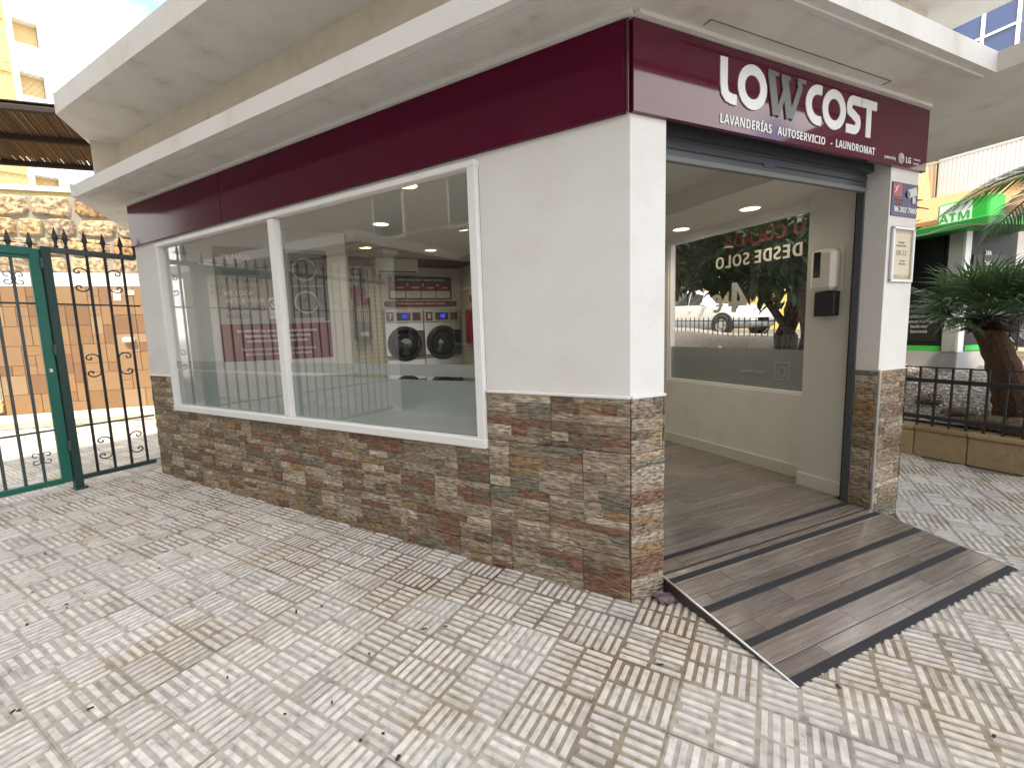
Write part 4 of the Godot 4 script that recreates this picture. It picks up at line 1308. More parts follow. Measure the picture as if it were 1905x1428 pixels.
func make_back_walls() -> void:
	var A := uvn(13.345, -0.286)
	var dw := (uvn(11.635, -2.26) - A).normalized()
	BW = Transform3D(Basis(dw, Vector3.UP, dw.cross(Vector3.UP)), A)
	# raised kerb strip at the foot of the wall
	var ks := begin()
	bx(ks, Vector3(1.5, 0.075, 0.62), Vector3(13.0, 0.15, 1.24), 0.02)
	var kerb := solid("kerb", ks, rough_mat("kerb concrete", 0.52, 0.49, 0.43, 0.85, TX["drip"], TX["fine"], 0.4, Vector3.ONE * 0.6))
	kerb.transform = BW
	# sandstone tiled wall with a white coping band
	var tw := thing("tiled_wall", "wall faced with tan sandstone tiles under a white band beyond the gate", "wall", BW)
	cube("core", Vector3(3.0, 1.5, -0.15), Vector3(6.0, 2.66, 0.29), mat(0.22, 0.13, 0.07, 0.9), tw)
	cube("white_band", Vector3(3.0, 2.975, -0.15), Vector3(6.04, 0.29, 0.34), M.white, tw, 0.01)
	var tans := [[0.44, 0.29, 0.175], [0.37, 0.225, 0.13], [0.50, 0.36, 0.235], [0.33, 0.195, 0.12], [0.44, 0.275, 0.155]]
	var tm := []
	for i in 5: tm.append(rough_mat("sandstone tile %d" % i, tans[i][0] * 0.70, tans[i][1] * 0.66, tans[i][2] * 0.60, 0.7, TX["soft"], TX["soft"], 0.3, Vector3(0.6, 1.2, 0.6), true, Vector3(0.3 * i, 0.2 * i, 0)))
	var nx := 17
	var ny := 13
	var used := {}
	var g := 0.206
	for j in ny:
		for i in nx:
			if used.has(Vector2i(i, j)): continue
			var sz: Vector2i = [Vector2i(2, 2), Vector2i(2, 1), Vector2i(1, 2), Vector2i(1, 1), Vector2i(3, 2), Vector2i(2, 2)][rng.randi() % 6]
			while sz.x > 1 and (i + sz.x > nx or used.has(Vector2i(i + sz.x - 1, j))): sz.x -= 1
			if j + sz.y > ny: sz.y = 1
			var free := true
			for a in sz.x:
				if used.has(Vector2i(i + a, j)): free = false
			if not free: sz = Vector2i(1, sz.y)
			for a in sz.x:
				for b in sz.y: used[Vector2i(i + a, j + b)] = true
			var st := begin()
			bx(st, Vector3.ZERO, Vector3(sz.x * g - 0.009, sz.y * g - 0.009, 0.02 + rng.randf() * 0.006), 0.004)
			put("tile", st, tm[rng.randi() % 5], tw, Transform3D(Basis(), Vector3((i + sz.x / 2.0) * g, 0.15 + (j + sz.y / 2.0) * g, 0.004)))
	# small white wall lamp and flyers on the tiles
	cube("flyer", Vector3(2.18, 2.64, 0.02), Vector3(0.13, 0.22, 0.006), M.frame, tw)
	cube("flyer", Vector3(2.42, 2.70, 0.02), Vector3(0.16, 0.11, 0.006), mat(0.6, 0.55, 0.5, 0.6), tw)
	var lamp := thing("wall_lamp", "small white bulkhead lamp on the tan tiled wall", "lamp", BW)
	var ls := begin()
	bx(ls, Vector3(2.30, 1.66, 0.06), Vector3(0.22, 0.11, 0.09), 0.025)
	put("housing", ls, M.frame, lamp)
	# rubble stone wall above and to the left
	var sw := thing("stone_wall", "sunlit rubble wall of yellow field stones above the white band", "wall", BW)
	cube("mortar", Vector3(1.0, 3.93, -0.32), Vector3(10.0, 1.62, 0.3), rough_mat("mortar", 0.36, 0.33, 0.28, 0.95, TX["soft"], TX["fine"], 0.8, Vector3.ONE * 2.0), sw)
	cube("mortar", Vector3(-2.1, 1.63, -0.20), Vector3(4.1, 3.0, 0.3), rough_mat("mortar", 0.36, 0.33, 0.28, 0.95, TX["soft"], TX["fine"], 0.8, Vector3.ONE * 2.0), sw)
	var ys := [[0.64, 0.51, 0.32], [0.60, 0.46, 0.28], [0.66, 0.55, 0.38], [0.52, 0.35, 0.20], [0.62, 0.52, 0.37], [0.48, 0.41, 0.32]]
	var ym := []
	for i in 6: ym.append(rough_mat("field stone %d" % i, ys[i][0], ys[i][1], ys[i][2], 0.9, TX["stone tint"], TX["stone relief"], 2.0, Vector3.ONE * 0.7, true, Vector3(0.21 * i, 0.4 * i, 0.1 * i)))
	var sd := 900
	for zone in [[-3.6, 3.9, 3.13, 4.74, -0.17], [-3.9, -0.02, 0.16, 3.1, -0.05]]:
		var y: float = zone[2]
		while y < zone[3] - 0.1:
			var h := minf(rng.randf_range(0.28, 0.46), zone[3] - y)
			if zone[3] - y - h < 0.16: h = zone[3] - y
			var x: float = zone[0] + rng.randf() * 0.2
			while x < zone[1] - 0.15:
				var w := minf(rng.randf_range(0.36, 0.95), zone[1] - x)
				sd += 1
				part("stone", field_stone(w - 0.015, h - 0.012, sd), ym[rng.randi() % 6], sw, Transform3D(Basis(Vector3.BACK, rng.randf_range(-0.05, 0.05)), Vector3(x + w / 2, y + h / 2 + rng.randf_range(-0.015, 0.015), zone[4])))
				x += w
			y += h

func make_far_left() -> void:
	# chain link fence on the terrace behind the stone wall
	var cf := thing("chain_link_fence", "chain-link fence with white posts behind the rubble wall, above and below the reed roof", "fence", BW)
	var cz := -4.9
	for x in [-4.6, 0.55, 4.6]:
		var st := begin()
		tube(st, [Vector3(x, 4.6, cz), Vector3(x, 9.6, cz)], 0.035, 8)
		put("post", st, mat(0.7, 0.7, 0.7, 0.5), cf)
	var st := begin()
	var pitch := 0.17
	var span := 9.2
	var hh := 4.6
	for sg in [-1.0, 1.0]:
		for k in int((span + hh) / pitch):
			var c := k * pitch - (hh if sg > 0 else 0.0)
			var t0 := 0.0
			var t1 := hh
			if sg > 0:
				t0 = maxf(0.0, -c)
				t1 = minf(hh, span - c)
			else:
				t0 = maxf(0.0, c - span)
				t1 = minf(hh, c)
			if t1 - t0 > 0.1: tube(st, [Vector3(-4.6 + c + sg * t0, 4.9 + t0, cz + 0.004 * sg), Vector3(-4.6 + c + sg * t1, 4.9 + t1, cz + 0.004 * sg)], 0.0035, 3)
	for y in [4.95, 7.0, 8.1, 9.45]: tube(st, [Vector3(-4.6, y, cz), Vector3(4.6, y, cz)], 0.006, 3)
	put("wire_mesh", st, mat(0.22, 0.20, 0.16, 0.5), cf).set_meta("kind", "stuff")
	# reed mat roof on poles behind the wall
	var rr := thing("reed_pergola", "brown reed mat pergola roof on dark beams above the rubble wall", "pergola", BW)
	var rm := []
	for i in 4: rm.append(mat([0.16, 0.11, 0.20, 0.085][i], [0.095, 0.062, 0.13, 0.05][i], [0.052, 0.035, 0.08, 0.03][i], 0.9))
	for e in 4:
		st = begin()
		for k in 60:
			var x := -4.0 + k * 0.165 + e * 0.041 + rng.randf_range(-0.01, 0.01)
			tube(st, [Vector3(x, 6.72 + rng.randf_range(-0.02, 0.02), -0.75), Vector3(x - 0.9, 6.66 + rng.randf_range(-0.015, 0.015), -4.3)], 0.026, 4)
		put("reed_mat", st, rm[e], rr).set_meta("kind", "stuff")
	cube("mat_backing", Vector3(0.4, 6.80, -2.5), Vector3(9.6, 0.02, 3.6), mat(0.07, 0.045, 0.03, 0.95), rr)
	for q in [[-0.72, 0.12, 6.66], [-2.35, 0.11, 6.60], [-4.25, 0.13, 6.58]]:
		st = begin()
		bx(st, Vector3(0.4, q[2], q[0]), Vector3(9.8, 0.13, q[1]), 0.02)
		put("beam", st, rough_mat("old timber", 0.05, 0.035, 0.028, 0.95, TX["soft"], TX["fine"], 1.0, Vector3(1, 6, 6)), rr)
	for x in [-3.9, 4.6]: cube("pole", Vector3(x, 5.0, -4.25), Vector3(0.12, 3.2, 0.12), mat(0.07, 0.05, 0.04, 0.9), rr)
	# yellow house behind, and the tall block
	var yh := thing("yellow_house", "low sunlit yellow house seen through the chain-link fence", "house", BW)
	cube("wall", Vector3(1.0, 3.0, -10.2), Vector3(16.0, 8.0, 4.0), mat(0.62, 0.47, 0.16, 0.85), yh)
	for x in [-3.0, 0.9, 4.4]:
		var wn := cube("window", Vector3(x, 5.4, -8.19), Vector3(0.9, 1.2, 0.06), M.frame, yh)
		cube("pane", Vector3(x, 5.4, -8.15), Vector3(0.76, 1.06, 0.02), mat(0.2, 0.24, 0.26, 0.1), wn)
	cube("cornice", Vector3(1.0, 6.95, -8.16), Vector3(16.1, 0.16, 0.14), M.frame, yh)
	var tb := thing("apartment_block", "tall sunlit ochre apartment block with white balconies, at the far left", "building", at(-14.1, 0, -34.5, deg_to_rad(25.0)))
	var ochre := mat(0.62, 0.46, 0.23, 0.85)
	cube("wall", Vector3(-9.0, 17.0, -7.0), Vector3(18.0, 34.0, 14.0), ochre, tb)
	for k in 12:
		var y := 0.35 + k * 2.73
		cube("balcony", Vector3(-0.83, y + 0.73, 0.35), Vector3(0.95, 1.46, 0.7), M.frame, tb, 0.03)
		cube("balcony_slab", Vector3(-0.83, y - 0.04, 0.40), Vector3(0.945, 0.14, 0.85), M.frame, tb)
		cube("side_panel", Vector3(-0.83, y + 2.07, 0.28), Vector3(0.93, 1.22, 0.04), ochre, tb)
		var wn := cube("window", Vector3(-4.2, y + 1.4, 0.03), Vector3(1.5, 1.3, 0.08), M.frame, tb)
		cube("pane", Vector3(-4.2, y + 1.4, 0.08), Vector3(1.3, 1.1, 0.03), mat(0.15, 0.2, 0.24, 0.08), wn)
		cube("storey_line", Vector3(-5.3, y - 0.02, 0.03), Vector3(7.4, 0.05, 0.06), mat(0.5, 0.33, 0.13, 0.85), tb)
	for x in [-1.41, -0.17]: cube("pilaster", Vector3(x, 17.0, 0.4), Vector3(0.2 if x < -1 else 0.35, 34.0, 0.85), M.frame, tb)

func make_opposite() -> void:
	# white house across the lane: seen only as a reflection, and it shades the pavement
	var ob := thing("opposite_building", "tall white apartment building across the lane, reflected in the shop window", "building", TL)
	cube("wall", Vector3(1.8, 12.3, 12.2), Vector3(12.4, 24.6, 10.0), M.white, ob)
	cube("ground_storey", Vector3(1.8, 1.7, 7.1), Vector3(12.38, 3.4, 0.1), mat(0.13, 0.115, 0.10, 0.8), ob)
	for k in 7:
		var y := 3.5 + k * 3.0
		cube("balcony_slab", Vector3(1.8, y, 6.55), Vector3(12.2, 0.22, 1.3), M.slab, ob)
		cube("parapet", Vector3(1.8, y + 0.55, 5.98), Vector3(12.2, 0.9, 0.12), M.slab, ob)
		for i in 4:
			var wn := cube("window", Vector3(-2.6 + i * 3.0, y + 1.55, 7.18), Vector3(1.5, 1.9, 0.08), M.frame, ob)
			cube("pane", Vector3(-2.6 + i * 3.0, y + 1.55, 7.13), Vector3(1.3, 1.7, 0.04), mat(0.06, 0.08, 0.09, 0.06), wn)
	for i in 3:
		var wn := cube("shop_front", Vector3(-2.0 + i * 3.4, 1.4, 7.18), Vector3(2.2, 2.4, 0.08), mat(0.2, 0.2, 0.2, 0.5), ob)
		cube("pane", Vector3(-2.0 + i * 3.4, 1.4, 7.13), Vector3(2.0, 2.2, 0.04), mat(0.05, 0.06, 0.07, 0.06), wn)
	for x in [-4.2, 0.0, 4.0]: cube("column", Vector3(x, 1.7, 6.1), Vector3(0.3, 3.4, 0.3), M.white, ob, 0.02)
	var lh := thing("lane_house", "plain taupe house beyond the lane wall, seen only in the window reflection", "house", TL)
	cube("wall", Vector3(-12.6, 4.75, 9.6), Vector3(16.1, 9.5, 4.8), mat(0.24, 0.22, 0.19, 0.85), lh)
	cube("cornice", Vector3(-12.6, 9.45, 9.5), Vector3(16.3, 0.2, 5.3), M.slab, lh)
	for i in 2:
		for j in 2:
			var wn := cube("window", Vector3(-8.8 + i * 2.7, 2.0 + j * 3.0, 7.18), Vector3(1.2, 1.5, 0.08), M.frame, lh)
			cube("pane", Vector3(-8.8 + i * 2.7, 2.0 + j * 3.0, 7.13), Vector3(1.04, 1.34, 0.04), mat(0.06, 0.08, 0.09, 0.06), wn)
	cube("porch_slab", Vector3(-9.8, 3.42, 5.3), Vector3(7.6, 0.2, 3.7), M.slab, lh)
	var lw := thing("lane_wall", "white rendered wall along the lane beyond the gate, seen in the window reflection", "wall", TL)
	cube("wall", Vector3(-9.8, 1.6, 4.35), Vector3(7.4, 3.2, 0.25), M.white, lw)
	cube("coping", Vector3(-9.8, 3.24, 4.35), Vector3(7.5, 0.09, 0.4), M.slab, lw)

func garden_height(x: float, z: float) -> float:
	var h := 0.38 + 0.62 * smoothstep(4.9, 7.2, x) + 0.12 * sin(x * 2.1 + z) * sin(z * 1.7) * 0.35
	return h + 0.07 * maxf(0.0, -z - 1.0)

func make_garden() -> void:
	# low block wall with a cap
	var gw := thing("garden_wall", "low sandstone block wall with a thin cap under the black railing", "wall")
	cube("core", Vector3(4.93, 0.14, -1.5), Vector3(0.2, 0.28, 11.0), mat(0.18, 0.13, 0.08, 0.95), gw)
	var bm := []
	for i in 3: bm.append(rough_mat("sandstone block %d" % i, [0.36, 0.30, 0.40][i], [0.27, 0.21, 0.31][i], [0.155, 0.11, 0.19][i], 0.9, TX["drip"], TX["fine"], 0.8, Vector3.ONE * 0.8, true, Vector3(0.3 * i, 0.1, 0.2)))
	var z := 3.9
	var k := 0
	while z > -6.9:
		var st := begin()
		bx(st, Vector3(4.90, 0.152, z - 0.235), Vector3(0.26, 0.302, 0.462), 0.008)
		put("block", st, bm[(k * 2 + k / 3) % 3], gw)
		st = begin()
		bx(st, Vector3(4.905, 0.335, z - 0.235), Vector3(0.33, 0.055, 0.467), 0.012)
		put("cap_stone", st, bm[(k + 1) % 3], gw)
		z -= 0.47
		k += 1
	# railing
	var rl := thing("garden_railing", "black iron railing with small scrolls on the low garden wall", "railing")
	for y in [0.465, 0.885]: cube("rail", Vector3(4.80, y, -1.5), Vector3(0.035, 0.045, 10.8), M.iron, rl, 0.005)
	cube("top_rod", Vector3(4.80, 1.035, -1.5), Vector3(0.012, 0.014, 10.8), M.iron, rl)
	for i in 74:
		var bz := 3.8 - i * 0.1435
		var st := begin()
		bx(st, Vector3(4.80, 0.70, bz), Vector3(0.022, 0.69, 0.022), 0.004)
		put("bar", st, M.iron, rl)
		if i % 5 == 1:
			st = begin()
			for sg in [-1.0, 1.0]:
				for e in [-1.0, 1.0]:
					var pts := [Vector3(4.80, 0.68, bz)]
					for q in 11:
						var a := deg_to_rad(lerpf(180.0, -120.0, q / 10.0))
						var w := lerpf(0.030, 0.014, q / 10.0)
						pts.append(Vector3(4.80, 0.68 + e * (0.030 + sin(a) * w), bz + sg * (0.038 + cos(a) * w)))
					tube(st, pts, 0.006, 5)
			put("scroll", st, M.iron, rl)
	# sloping garden bed and its gravel
	var st := begin()
	var nx := 26
	var nz := 40
	for i in nx:
		for j in nz:
			var xa := 4.95 + i * 0.14
			var za := 4.0 - j * 0.32
			var p := []
			for q in [[0, 0], [0, 1], [1, 1], [1, 0]]:
				var x: float = xa + q[0] * 0.14
				var zz: float = za - q[1] * 0.32
				p.append(Vector3(x, garden_height(x, zz), zz))
			quad(st, p[0], p[1], p[2], p[3])
	solid("garden_bed", st, rough_mat("garden soil", 0.36, 0.335, 0.30, 0.95, TX["stone tint"], TX["fine"], 2.0, Vector3.ONE * 1.3))
	var pebble := begin()
	lathe(pebble, [[0.0001, -0.4], [0.75, -0.15], [0.9, 0.1], [0.5, 0.42], [0.0001, 0.55]], 6)
	var mm := MultiMesh.new()
	mm.transform_format = MultiMesh.TRANSFORM_3D
	mm.use_colors = true
	var pm := done(pebble)
	var pmat := StandardMaterial3D.new()
	pmat.vertex_color_use_as_albedo = true
	pmat.roughness = 0.9
	pm.surface_set_material(0, pmat)
	mm.mesh = pm
	var cnt := 9000
	mm.instance_count = cnt
	for i in cnt:
		var x := rng.randf_range(4.98, 7.4)
		var zz := rng.randf_range(-4.0, 1.8)
		var s := rng.randf_range(0.009, 0.024)
		mm.set_instance_transform(i, Transform3D(Basis.from_euler(Vector3(rng.randf() * 0.6, rng.randf() * TAU, rng.randf() * 0.6)).scaled(Vector3(s, s * rng.randf_range(0.5, 1.0), s * rng.randf_range(0.7, 1.3))), Vector3(x, garden_height(x, zz) + 0.003, zz)))
		var g := rng.randf_range(0.30, 0.68)
		mm.set_instance_color(i, Color(g, g * rng.randf_range(0.93, 0.99), g * rng.randf_range(0.82, 0.96)))
	var mi := MultiMeshInstance3D.new()
	mi.name = numbered("garden_gravel")
	mi.multimesh = mm
	add_child(mi)
	tag(mi, "pale loose gravel covering the raised garden bed", "gravel")
	mi.set_meta("kind", "stuff")
	# boulders at the foot of the palm
	var rl_at := [[5.10, -0.30, 0.16, 0.09], [5.16, -0.02, 0.20, 0.10], [5.30, -0.62, 0.12, 0.06], [5.12, 0.28, 0.17, 0.09], [5.55, -1.0, 0.13, 0.07]]
	var rn := ["leftmost low brown boulder beside the palm foot behind the railing", "largest flat brown boulder in front of the palm foot", "small grey boulder half sunk in the gravel left of the palm", "rounded boulder to the right of the palm foot", "small boulder in the gravel before the kiosk"]
	for i in 5:
		var q: Array = rl_at[i]
		var r := RandomNumberGenerator.new()
		r.seed = 50 + i
		var rk := begin()
		rk.set_smooth_group(1)
		var prof := []
		var sides := 11
		var rings := 6
		var vv := []
		for a in rings + 1:
			var row := []
			for b in sides:
				var th := PI * a / rings
				var d := Vector3(sin(th) * cos(TAU * b / sides), cos(th), sin(th) * sin(TAU * b / sides))
				row.append(Vector3(d.x * q[2] * 1.1, d.y * q[3], d.z * q[2] * 1.4) * (1.0 if a == 0 or a == rings else r.randf_range(0.82, 1.12)))
			vv.append(row)
		for a in rings:
			for b in sides:
				quad(rk, vv[a][b], vv[a][(b + 1) % sides], vv[a + 1][(b + 1) % sides], vv[a + 1][b])
		var o := part(numbered("boulder"), done(rk), rough_mat("boulder", 0.27, 0.20, 0.135, 0.95, TX["stone tint"], TX["stone relief"], 2.5, Vector3.ONE * 2.0), self, at(q[0], garden_height(q[0], q[1]) + 0.02, q[1], i * 1.3))
		tag(o, rn[i], "boulder", "boulders in the garden bed")

func make_kiosk() -> void:
	# kiosk frame: x along the lettered long side to the right, z out of that side; origin at its right front corner on the ground
	var cr := Vector3(6.35, 0.0, -1.10)
	var ax := Vector3(-0.2, 0, 0.98).normalized()
	var kf := Transform3D(Basis(ax, Vector3.UP, ax.cross(Vector3.UP)), cr)
	var k := thing("cash_kiosk", "black cash machine kiosk with bright green roof sign reading ATM", "kiosk", kf)
	var black := mat(0.010, 0.010, 0.014, 0.6)
	var grn := mat(0.03, 0.42, 0.045, 0.45)
	var gry := mat(0.33, 0.33, 0.33, 0.6)
	cube("plinth", Vector3(-1.0, 0.78, -0.48), Vector3(2.04, 0.70, 0.98), gry, k, 0.01)
	cube("body", Vector3(-1.0, 1.92, -0.48), Vector3(2.0, 1.62, 0.94), black, k, 0.01)
	cube("green_band", Vector3(-1.10, 1.16, -0.005), Vector3(1.82, 0.07, 0.03), grn, k)
	cube("green_band", Vector3(0.012, 1.17, -0.46), Vector3(0.03, 0.07, 0.70), grn, k)
	cube("corner_post", Vector3(-0.085, 1.92, -0.008), Vector3(0.17, 1.60, 0.06), mat(0.50, 0.50, 0.47, 0.5), k, 0.01)
	cube("corner_strip", Vector3(0.012, 1.92, -0.03), Vector3(0.03, 1.60, 0.10), M.frame, k)
	cube("recess", Vector3(-1.10, 1.98, -0.004), Vector3(1.75, 1.44, 0.03), mat(0.006, 0.006, 0.008, 0.5), k)
	cube("screen", Vector3(0.004, 1.95, -0.45), Vector3(0.02, 0.9, 0.6), mat(0.02, 0.022, 0.028, 0.5), k)
	# green canopy and sign box
	cube("canopy", Vector3(-0.85, 2.75, -0.30), Vector3(2.5, 0.11, 1.15), mat(0.02, 0.20, 0.03, 0.5), k, 0.01)
	cube("sign_box", Vector3(0.09, 2.925, 0.10), Vector3(0.56, 0.29, 0.28), grn, k, 0.02)
	cube("sign_field", Vector3(0.02, 2.915, 0.242), Vector3(0.36, 0.245, 0.008), mat(0.72, 0.80, 0.78, 0.4), k, 0.004)
	lettering("lettering", "ATM", 0.095, grn, k, at(0.02, 2.868, 0.248), 1.25)
	var wt := mat(0.42, 0.42, 0.42, 0.6)
	var tx := [["Cajero automático", false], ["ATM Cashpoint", true], ["Geldautomat", false], ["Distributeur automatique", false], ["Bankomat", false], ["Bancomat", false]]
	for i in 6: lettering("lettering", tx[i][0], 0.044, wt, k, at(-0.47, 1.76 - i * 0.072, 0.013), 0.80, tx[i][1])
	for i in 7: lettering("lettering", ["24h", "Cash", "Euro", "Withdraw", "Exchange", "Card", "Open"][i], 0.055, M.frame, k, Transform3D(Basis(Vector3.UP, PI / 2), Vector3(0.018, 2.42 - i * 0.13, -0.40)), 0.8)
	cube("yellow_lamp", Vector3(0.03, 1.48, -0.62), Vector3(0.05, 0.08, 0.08), mat(0.6, 0.5, 0.08, 0.4), k, 0.015)
	# white cable along the front
	var ca := thing("overhead_cable", "pale sagging cable strung before the kiosk roof", "cable")
	var st := begin()
	var pts := []
	for i in 18:
		var t := i / 17.0
		pts.append(Vector3(4.5, 2.55, -1.3).lerp(Vector3(5.3, 2.75, 0.4), t) + Vector3(0, 0.03 * sin(t * 19.0) - 0.10 * sin(t * PI), 0))
	tube(st, pts, 0.008, 5)
	put("cable", st, mat(0.4, 0.37, 0.32, 0.7), ca)

func fan_frond(sd: int) -> ArrayMesh:
	var r := RandomNumberGenerator.new()
	r.seed = sd
	var st := begin()
	var stem := 0.50
	# frond grows along +X, fan from the end of the petiole
	tube(st, [Vector3(0, 0, 0), Vector3(stem * 0.5, 0.03, 0), Vector3(stem, 0.02, 0)], [0.012, 0.008, 0.006], 4)
	var n := 26
	for i in n:
		var a := deg_to_rad(lerpf(-112, 112, i / float(n - 1)) + r.randf_range(-3, 3))
		var l := r.randf_range(0.46, 0.64) * (1.0 - 0.22 * absf(a) / 2.0)
		var d := Vector3(cos(a), 0.12 * cos(a * 0.5), sin(a))
		var sd2 := Vector3(-sin(a), 0, cos(a))
		var b := Vector3(stem, 0.02, 0)
		var p1 := b + d * l * 0.30
		var p2 := b + d * l * 0.65 + Vector3(0, -0.03 * r.randf_range(0.2, 1.2), 0)
		var p3 := b + d * l + Vector3(0, -0.12 * r.randf_range(0.3, 1.5), 0)
		var w := 0.014
		var up := Vector3(0, 0.006, 0)
		quad(st, b, p1 - sd2 * w - up, p2 - sd2 * w * 0.8 - up, p2)
		quad(st, b, p2, p2 + sd2 * w * 0.8 - up, p1 + sd2 * w - up)
		tri(st, p2 - sd2 * w * 0.8 - up, p3, p2)
		tri(st, p2, p3, p2 + sd2 * w * 0.8 - up)
	return done(st)

func feather_frond(sd: int, length: float) -> ArrayMesh:
	var r := RandomNumberGenerator.new()
	r.seed = sd
	var st := begin()
	var rib := []
	for i in 13:
		var t := i / 12.0
		rib.append(Vector3(length * (t * 0.95 - 0.12 * t * t), length * (0.42 * t - 0.85 * t * t), 0))
	tube(st, rib, [0.02, 0.019, 0.018, 0.016, 0.015, 0.013, 0.012, 0.01, 0.009, 0.008, 0.006, 0.004, 0.002], 4)
	for i in range(4, 52):
		var t := i / 52.0
		var f := t * 12.0
		var k := mini(int(f), 11)
		var p: Vector3 = rib[k].lerp(rib[k + 1], f - k)
		var d: Vector3 = (rib[k + 1] - rib[k]).normalized()
		for sg in [-1.0, 1.0]:
			var l := length * 0.30 * sin(PI * clampf(t * 0.9 + 0.12, 0, 1)) * r.randf_range(0.85, 1.1)
			var o := (d * 0.65 + Vector3(0, 0.10, sg * 0.8)).normalized()
			var tip := p + o * l + Vector3(0, -l * 0.45, 0)
			var m := p + o * l * 0.5 + Vector3(0, -l * 0.08, 0)
			var w := d * 0.013
			quad(st, p - w * 0.5, m - w, m + w, p + w * 0.5)
			tri(st, m - w, tip, m + w)
	return done(st)

func make_plants() -> void:
	# ---- short fan palm behind the railing
	var foot := Vector3(5.42, 0.45, -0.20)
	var crown := Vector3(5.29, 1.50, -0.46)
	var pt := thing("fan_palm", "short leaning fan palm with a brown shaggy collar behind the railing", "palm tree", at(foot.x, foot.y, foot.z))
	var rel := crown - foot
	var st := begin()
	var pts := []
	var rad := []
	for i in 15:
		var t := i / 14.0
		pts.append(Vector3(rel.x * t * t, rel.y * t, rel.z * (0.5 * t + 0.5 * t * t)))
		rad.append(lerpf(0.17, 0.115, t) * (1.0 + 0.06 * sin(i * 2.6)))
	tube(st, pts, rad, 14)
	put("trunk", st, M.bark, pt)
	st = begin()
	for i in 260:
		var a := rng.randf() * TAU
		var q := rel + Vector3(cos(a) * 0.10, rng.randf_range(-0.06, 0.10), sin(a) * 0.10)
		var o := Vector3(cos(a), rng.randf_range(-0.25, 0.35), sin(a))
		var l := rng.randf_range(0.14, 0.30)
		var w := Vector3(-sin(a), 0, cos(a)) * 0.022
		quad(st, q - w, q + o * l - w * 0.5 - Vector3(0, 0.03, 0), q + o * l + w * 0.5 - Vector3(0, 0.03, 0), q + w)
	put("dead_leaf_collar", st, mat(0.055, 0.022, 0.018, 0.9), pt)
	var fr := []
	for i in 5: fr.append(fan_frond(60 + i))
	for i in 32:
		var a := TAU * i * 0.381966 + rng.randf_range(-0.2, 0.2)
		var el := lerpf(1.25, 0.02, pow(i / 31.0, 0.8)) + rng.randf_range(-0.12, 0.12)
		var b := Basis(Vector3.UP, a) * Basis(Vector3.BACK, el) * Basis(Vector3.RIGHT, rng.randf_range(-0.5, 0.5))
		part("frond", fr[i % 5], [M.frond, M.frond_pale][i % 3 / 2], pt, Transform3D(b.scaled(Vector3.ONE * rng.randf_range(0.62, 0.86)), rel + Vector3(0, 0.05, 0)))
	# ---- taller feather palm whose crown hangs into the right edge
	var f2 := Vector3(5.15, 0.40, 0.36)
	var fp := thing("feather_palm", "taller date palm whose arching fronds hang in from the right edge", "palm tree", at(f2.x, f2.y, f2.z))
	st = begin()
	pts = []
	rad = []
	for i in 16:
		pts.append(Vector3(0.02 * sin(i * 0.6), 2.42 * i / 15.0, 0))
		rad.append(0.17 + 0.02 * sin(i * 2.4))
	tube(st, pts, rad, 12)
	put("trunk", st, M.bark, fp)
	var ff := []
	for i in 4: ff.append(feather_frond(80 + i, 1.3))
	for i in 11:
		var a := TAU * i * 0.381966
		var el := lerpf(1.1, -0.2, i / 10.0)
		part("frond", ff[i % 4], M.frond, fp, Transform3D(Basis(Vector3.UP, a) * Basis(Vector3.BACK, el) * Basis(Vector3.RIGHT, rng.randf_range(-0.4, 0.4)), Vector3(0, 2.42, 0)))
	# ---- rubber tree outside the garden window
	var base := Vector3(5.75, 0.85, -3.05)
	var rt := thing("rubber_tree", "dense rubber tree with large glossy leaves outside the garden window", "tree", at(base.x, base.y, base.z))
	st = begin()
	for q in [[0.0, 0.0, 0.35, 0.2], [0.1, 0.12, -0.4, 0.6], [-0.08, 0.1, 0.1, -0.7], [0.05, -0.12, 0.7, -0.3]]:
		tube(st, [Vector3(q[0], -0.2, q[1]), Vector3(q[0] * 1.6, 0.5, q[1] * 1.8), Vector3(q[2] * 0.6, 1.1, q[3] * 0.6), Vector3(q[2], 2.0, q[3])], [0.10, 0.075, 0.06, 0.03], 8)
	put("trunk", st, rough_mat("tree bark", 0.11, 0.095, 0.08, 0.95, TX["stone tint"], TX["fine"], 1.5, Vector3(2, 2, 2)), rt)
	var leaves := []
	for i in 3:
		var r := RandomNumberGenerator.new()
		r.seed = 700 + i
		var ls := begin()
		var tone: float = [1.0, 0.75, 1.3][i]
		ls.set_color(Color(tone, tone, tone))
		var L := 0.21
		var W := 0.052
		var lf := []
		for s in 6:
			var t := s / 5.0
			var w := W * sin(PI * pow(t, 0.85) * 0.96 + 0.06)
			var dr := -0.05 * t * t
			lf.append([Vector3(L * t, dr + 0.012 - 0.0, -w), Vector3(L * t, dr, 0), Vector3(L * t, dr + 0.012, w)])
		for s in 5:
			quad(ls, lf[s][0], lf[s + 1][0], lf[s + 1][1], lf[s][1])
			quad(ls, lf[s][1], lf[s + 1][1], lf[s + 1][2], lf[s][2])
		leaves.append(done(ls))
	var spots := []
	var cc := Vector3(-0.1, 2.0, -0.6)
	var clumps := []
	for i in 110:
		var d := Vector3(rng.randfn(), rng.randfn(), rng.randfn()).normalized()
		clumps.append(cc + Vector3(d.x * 1.3, d.y * 1.05, d.z * 2.4) * pow(rng.randf(), 0.35))
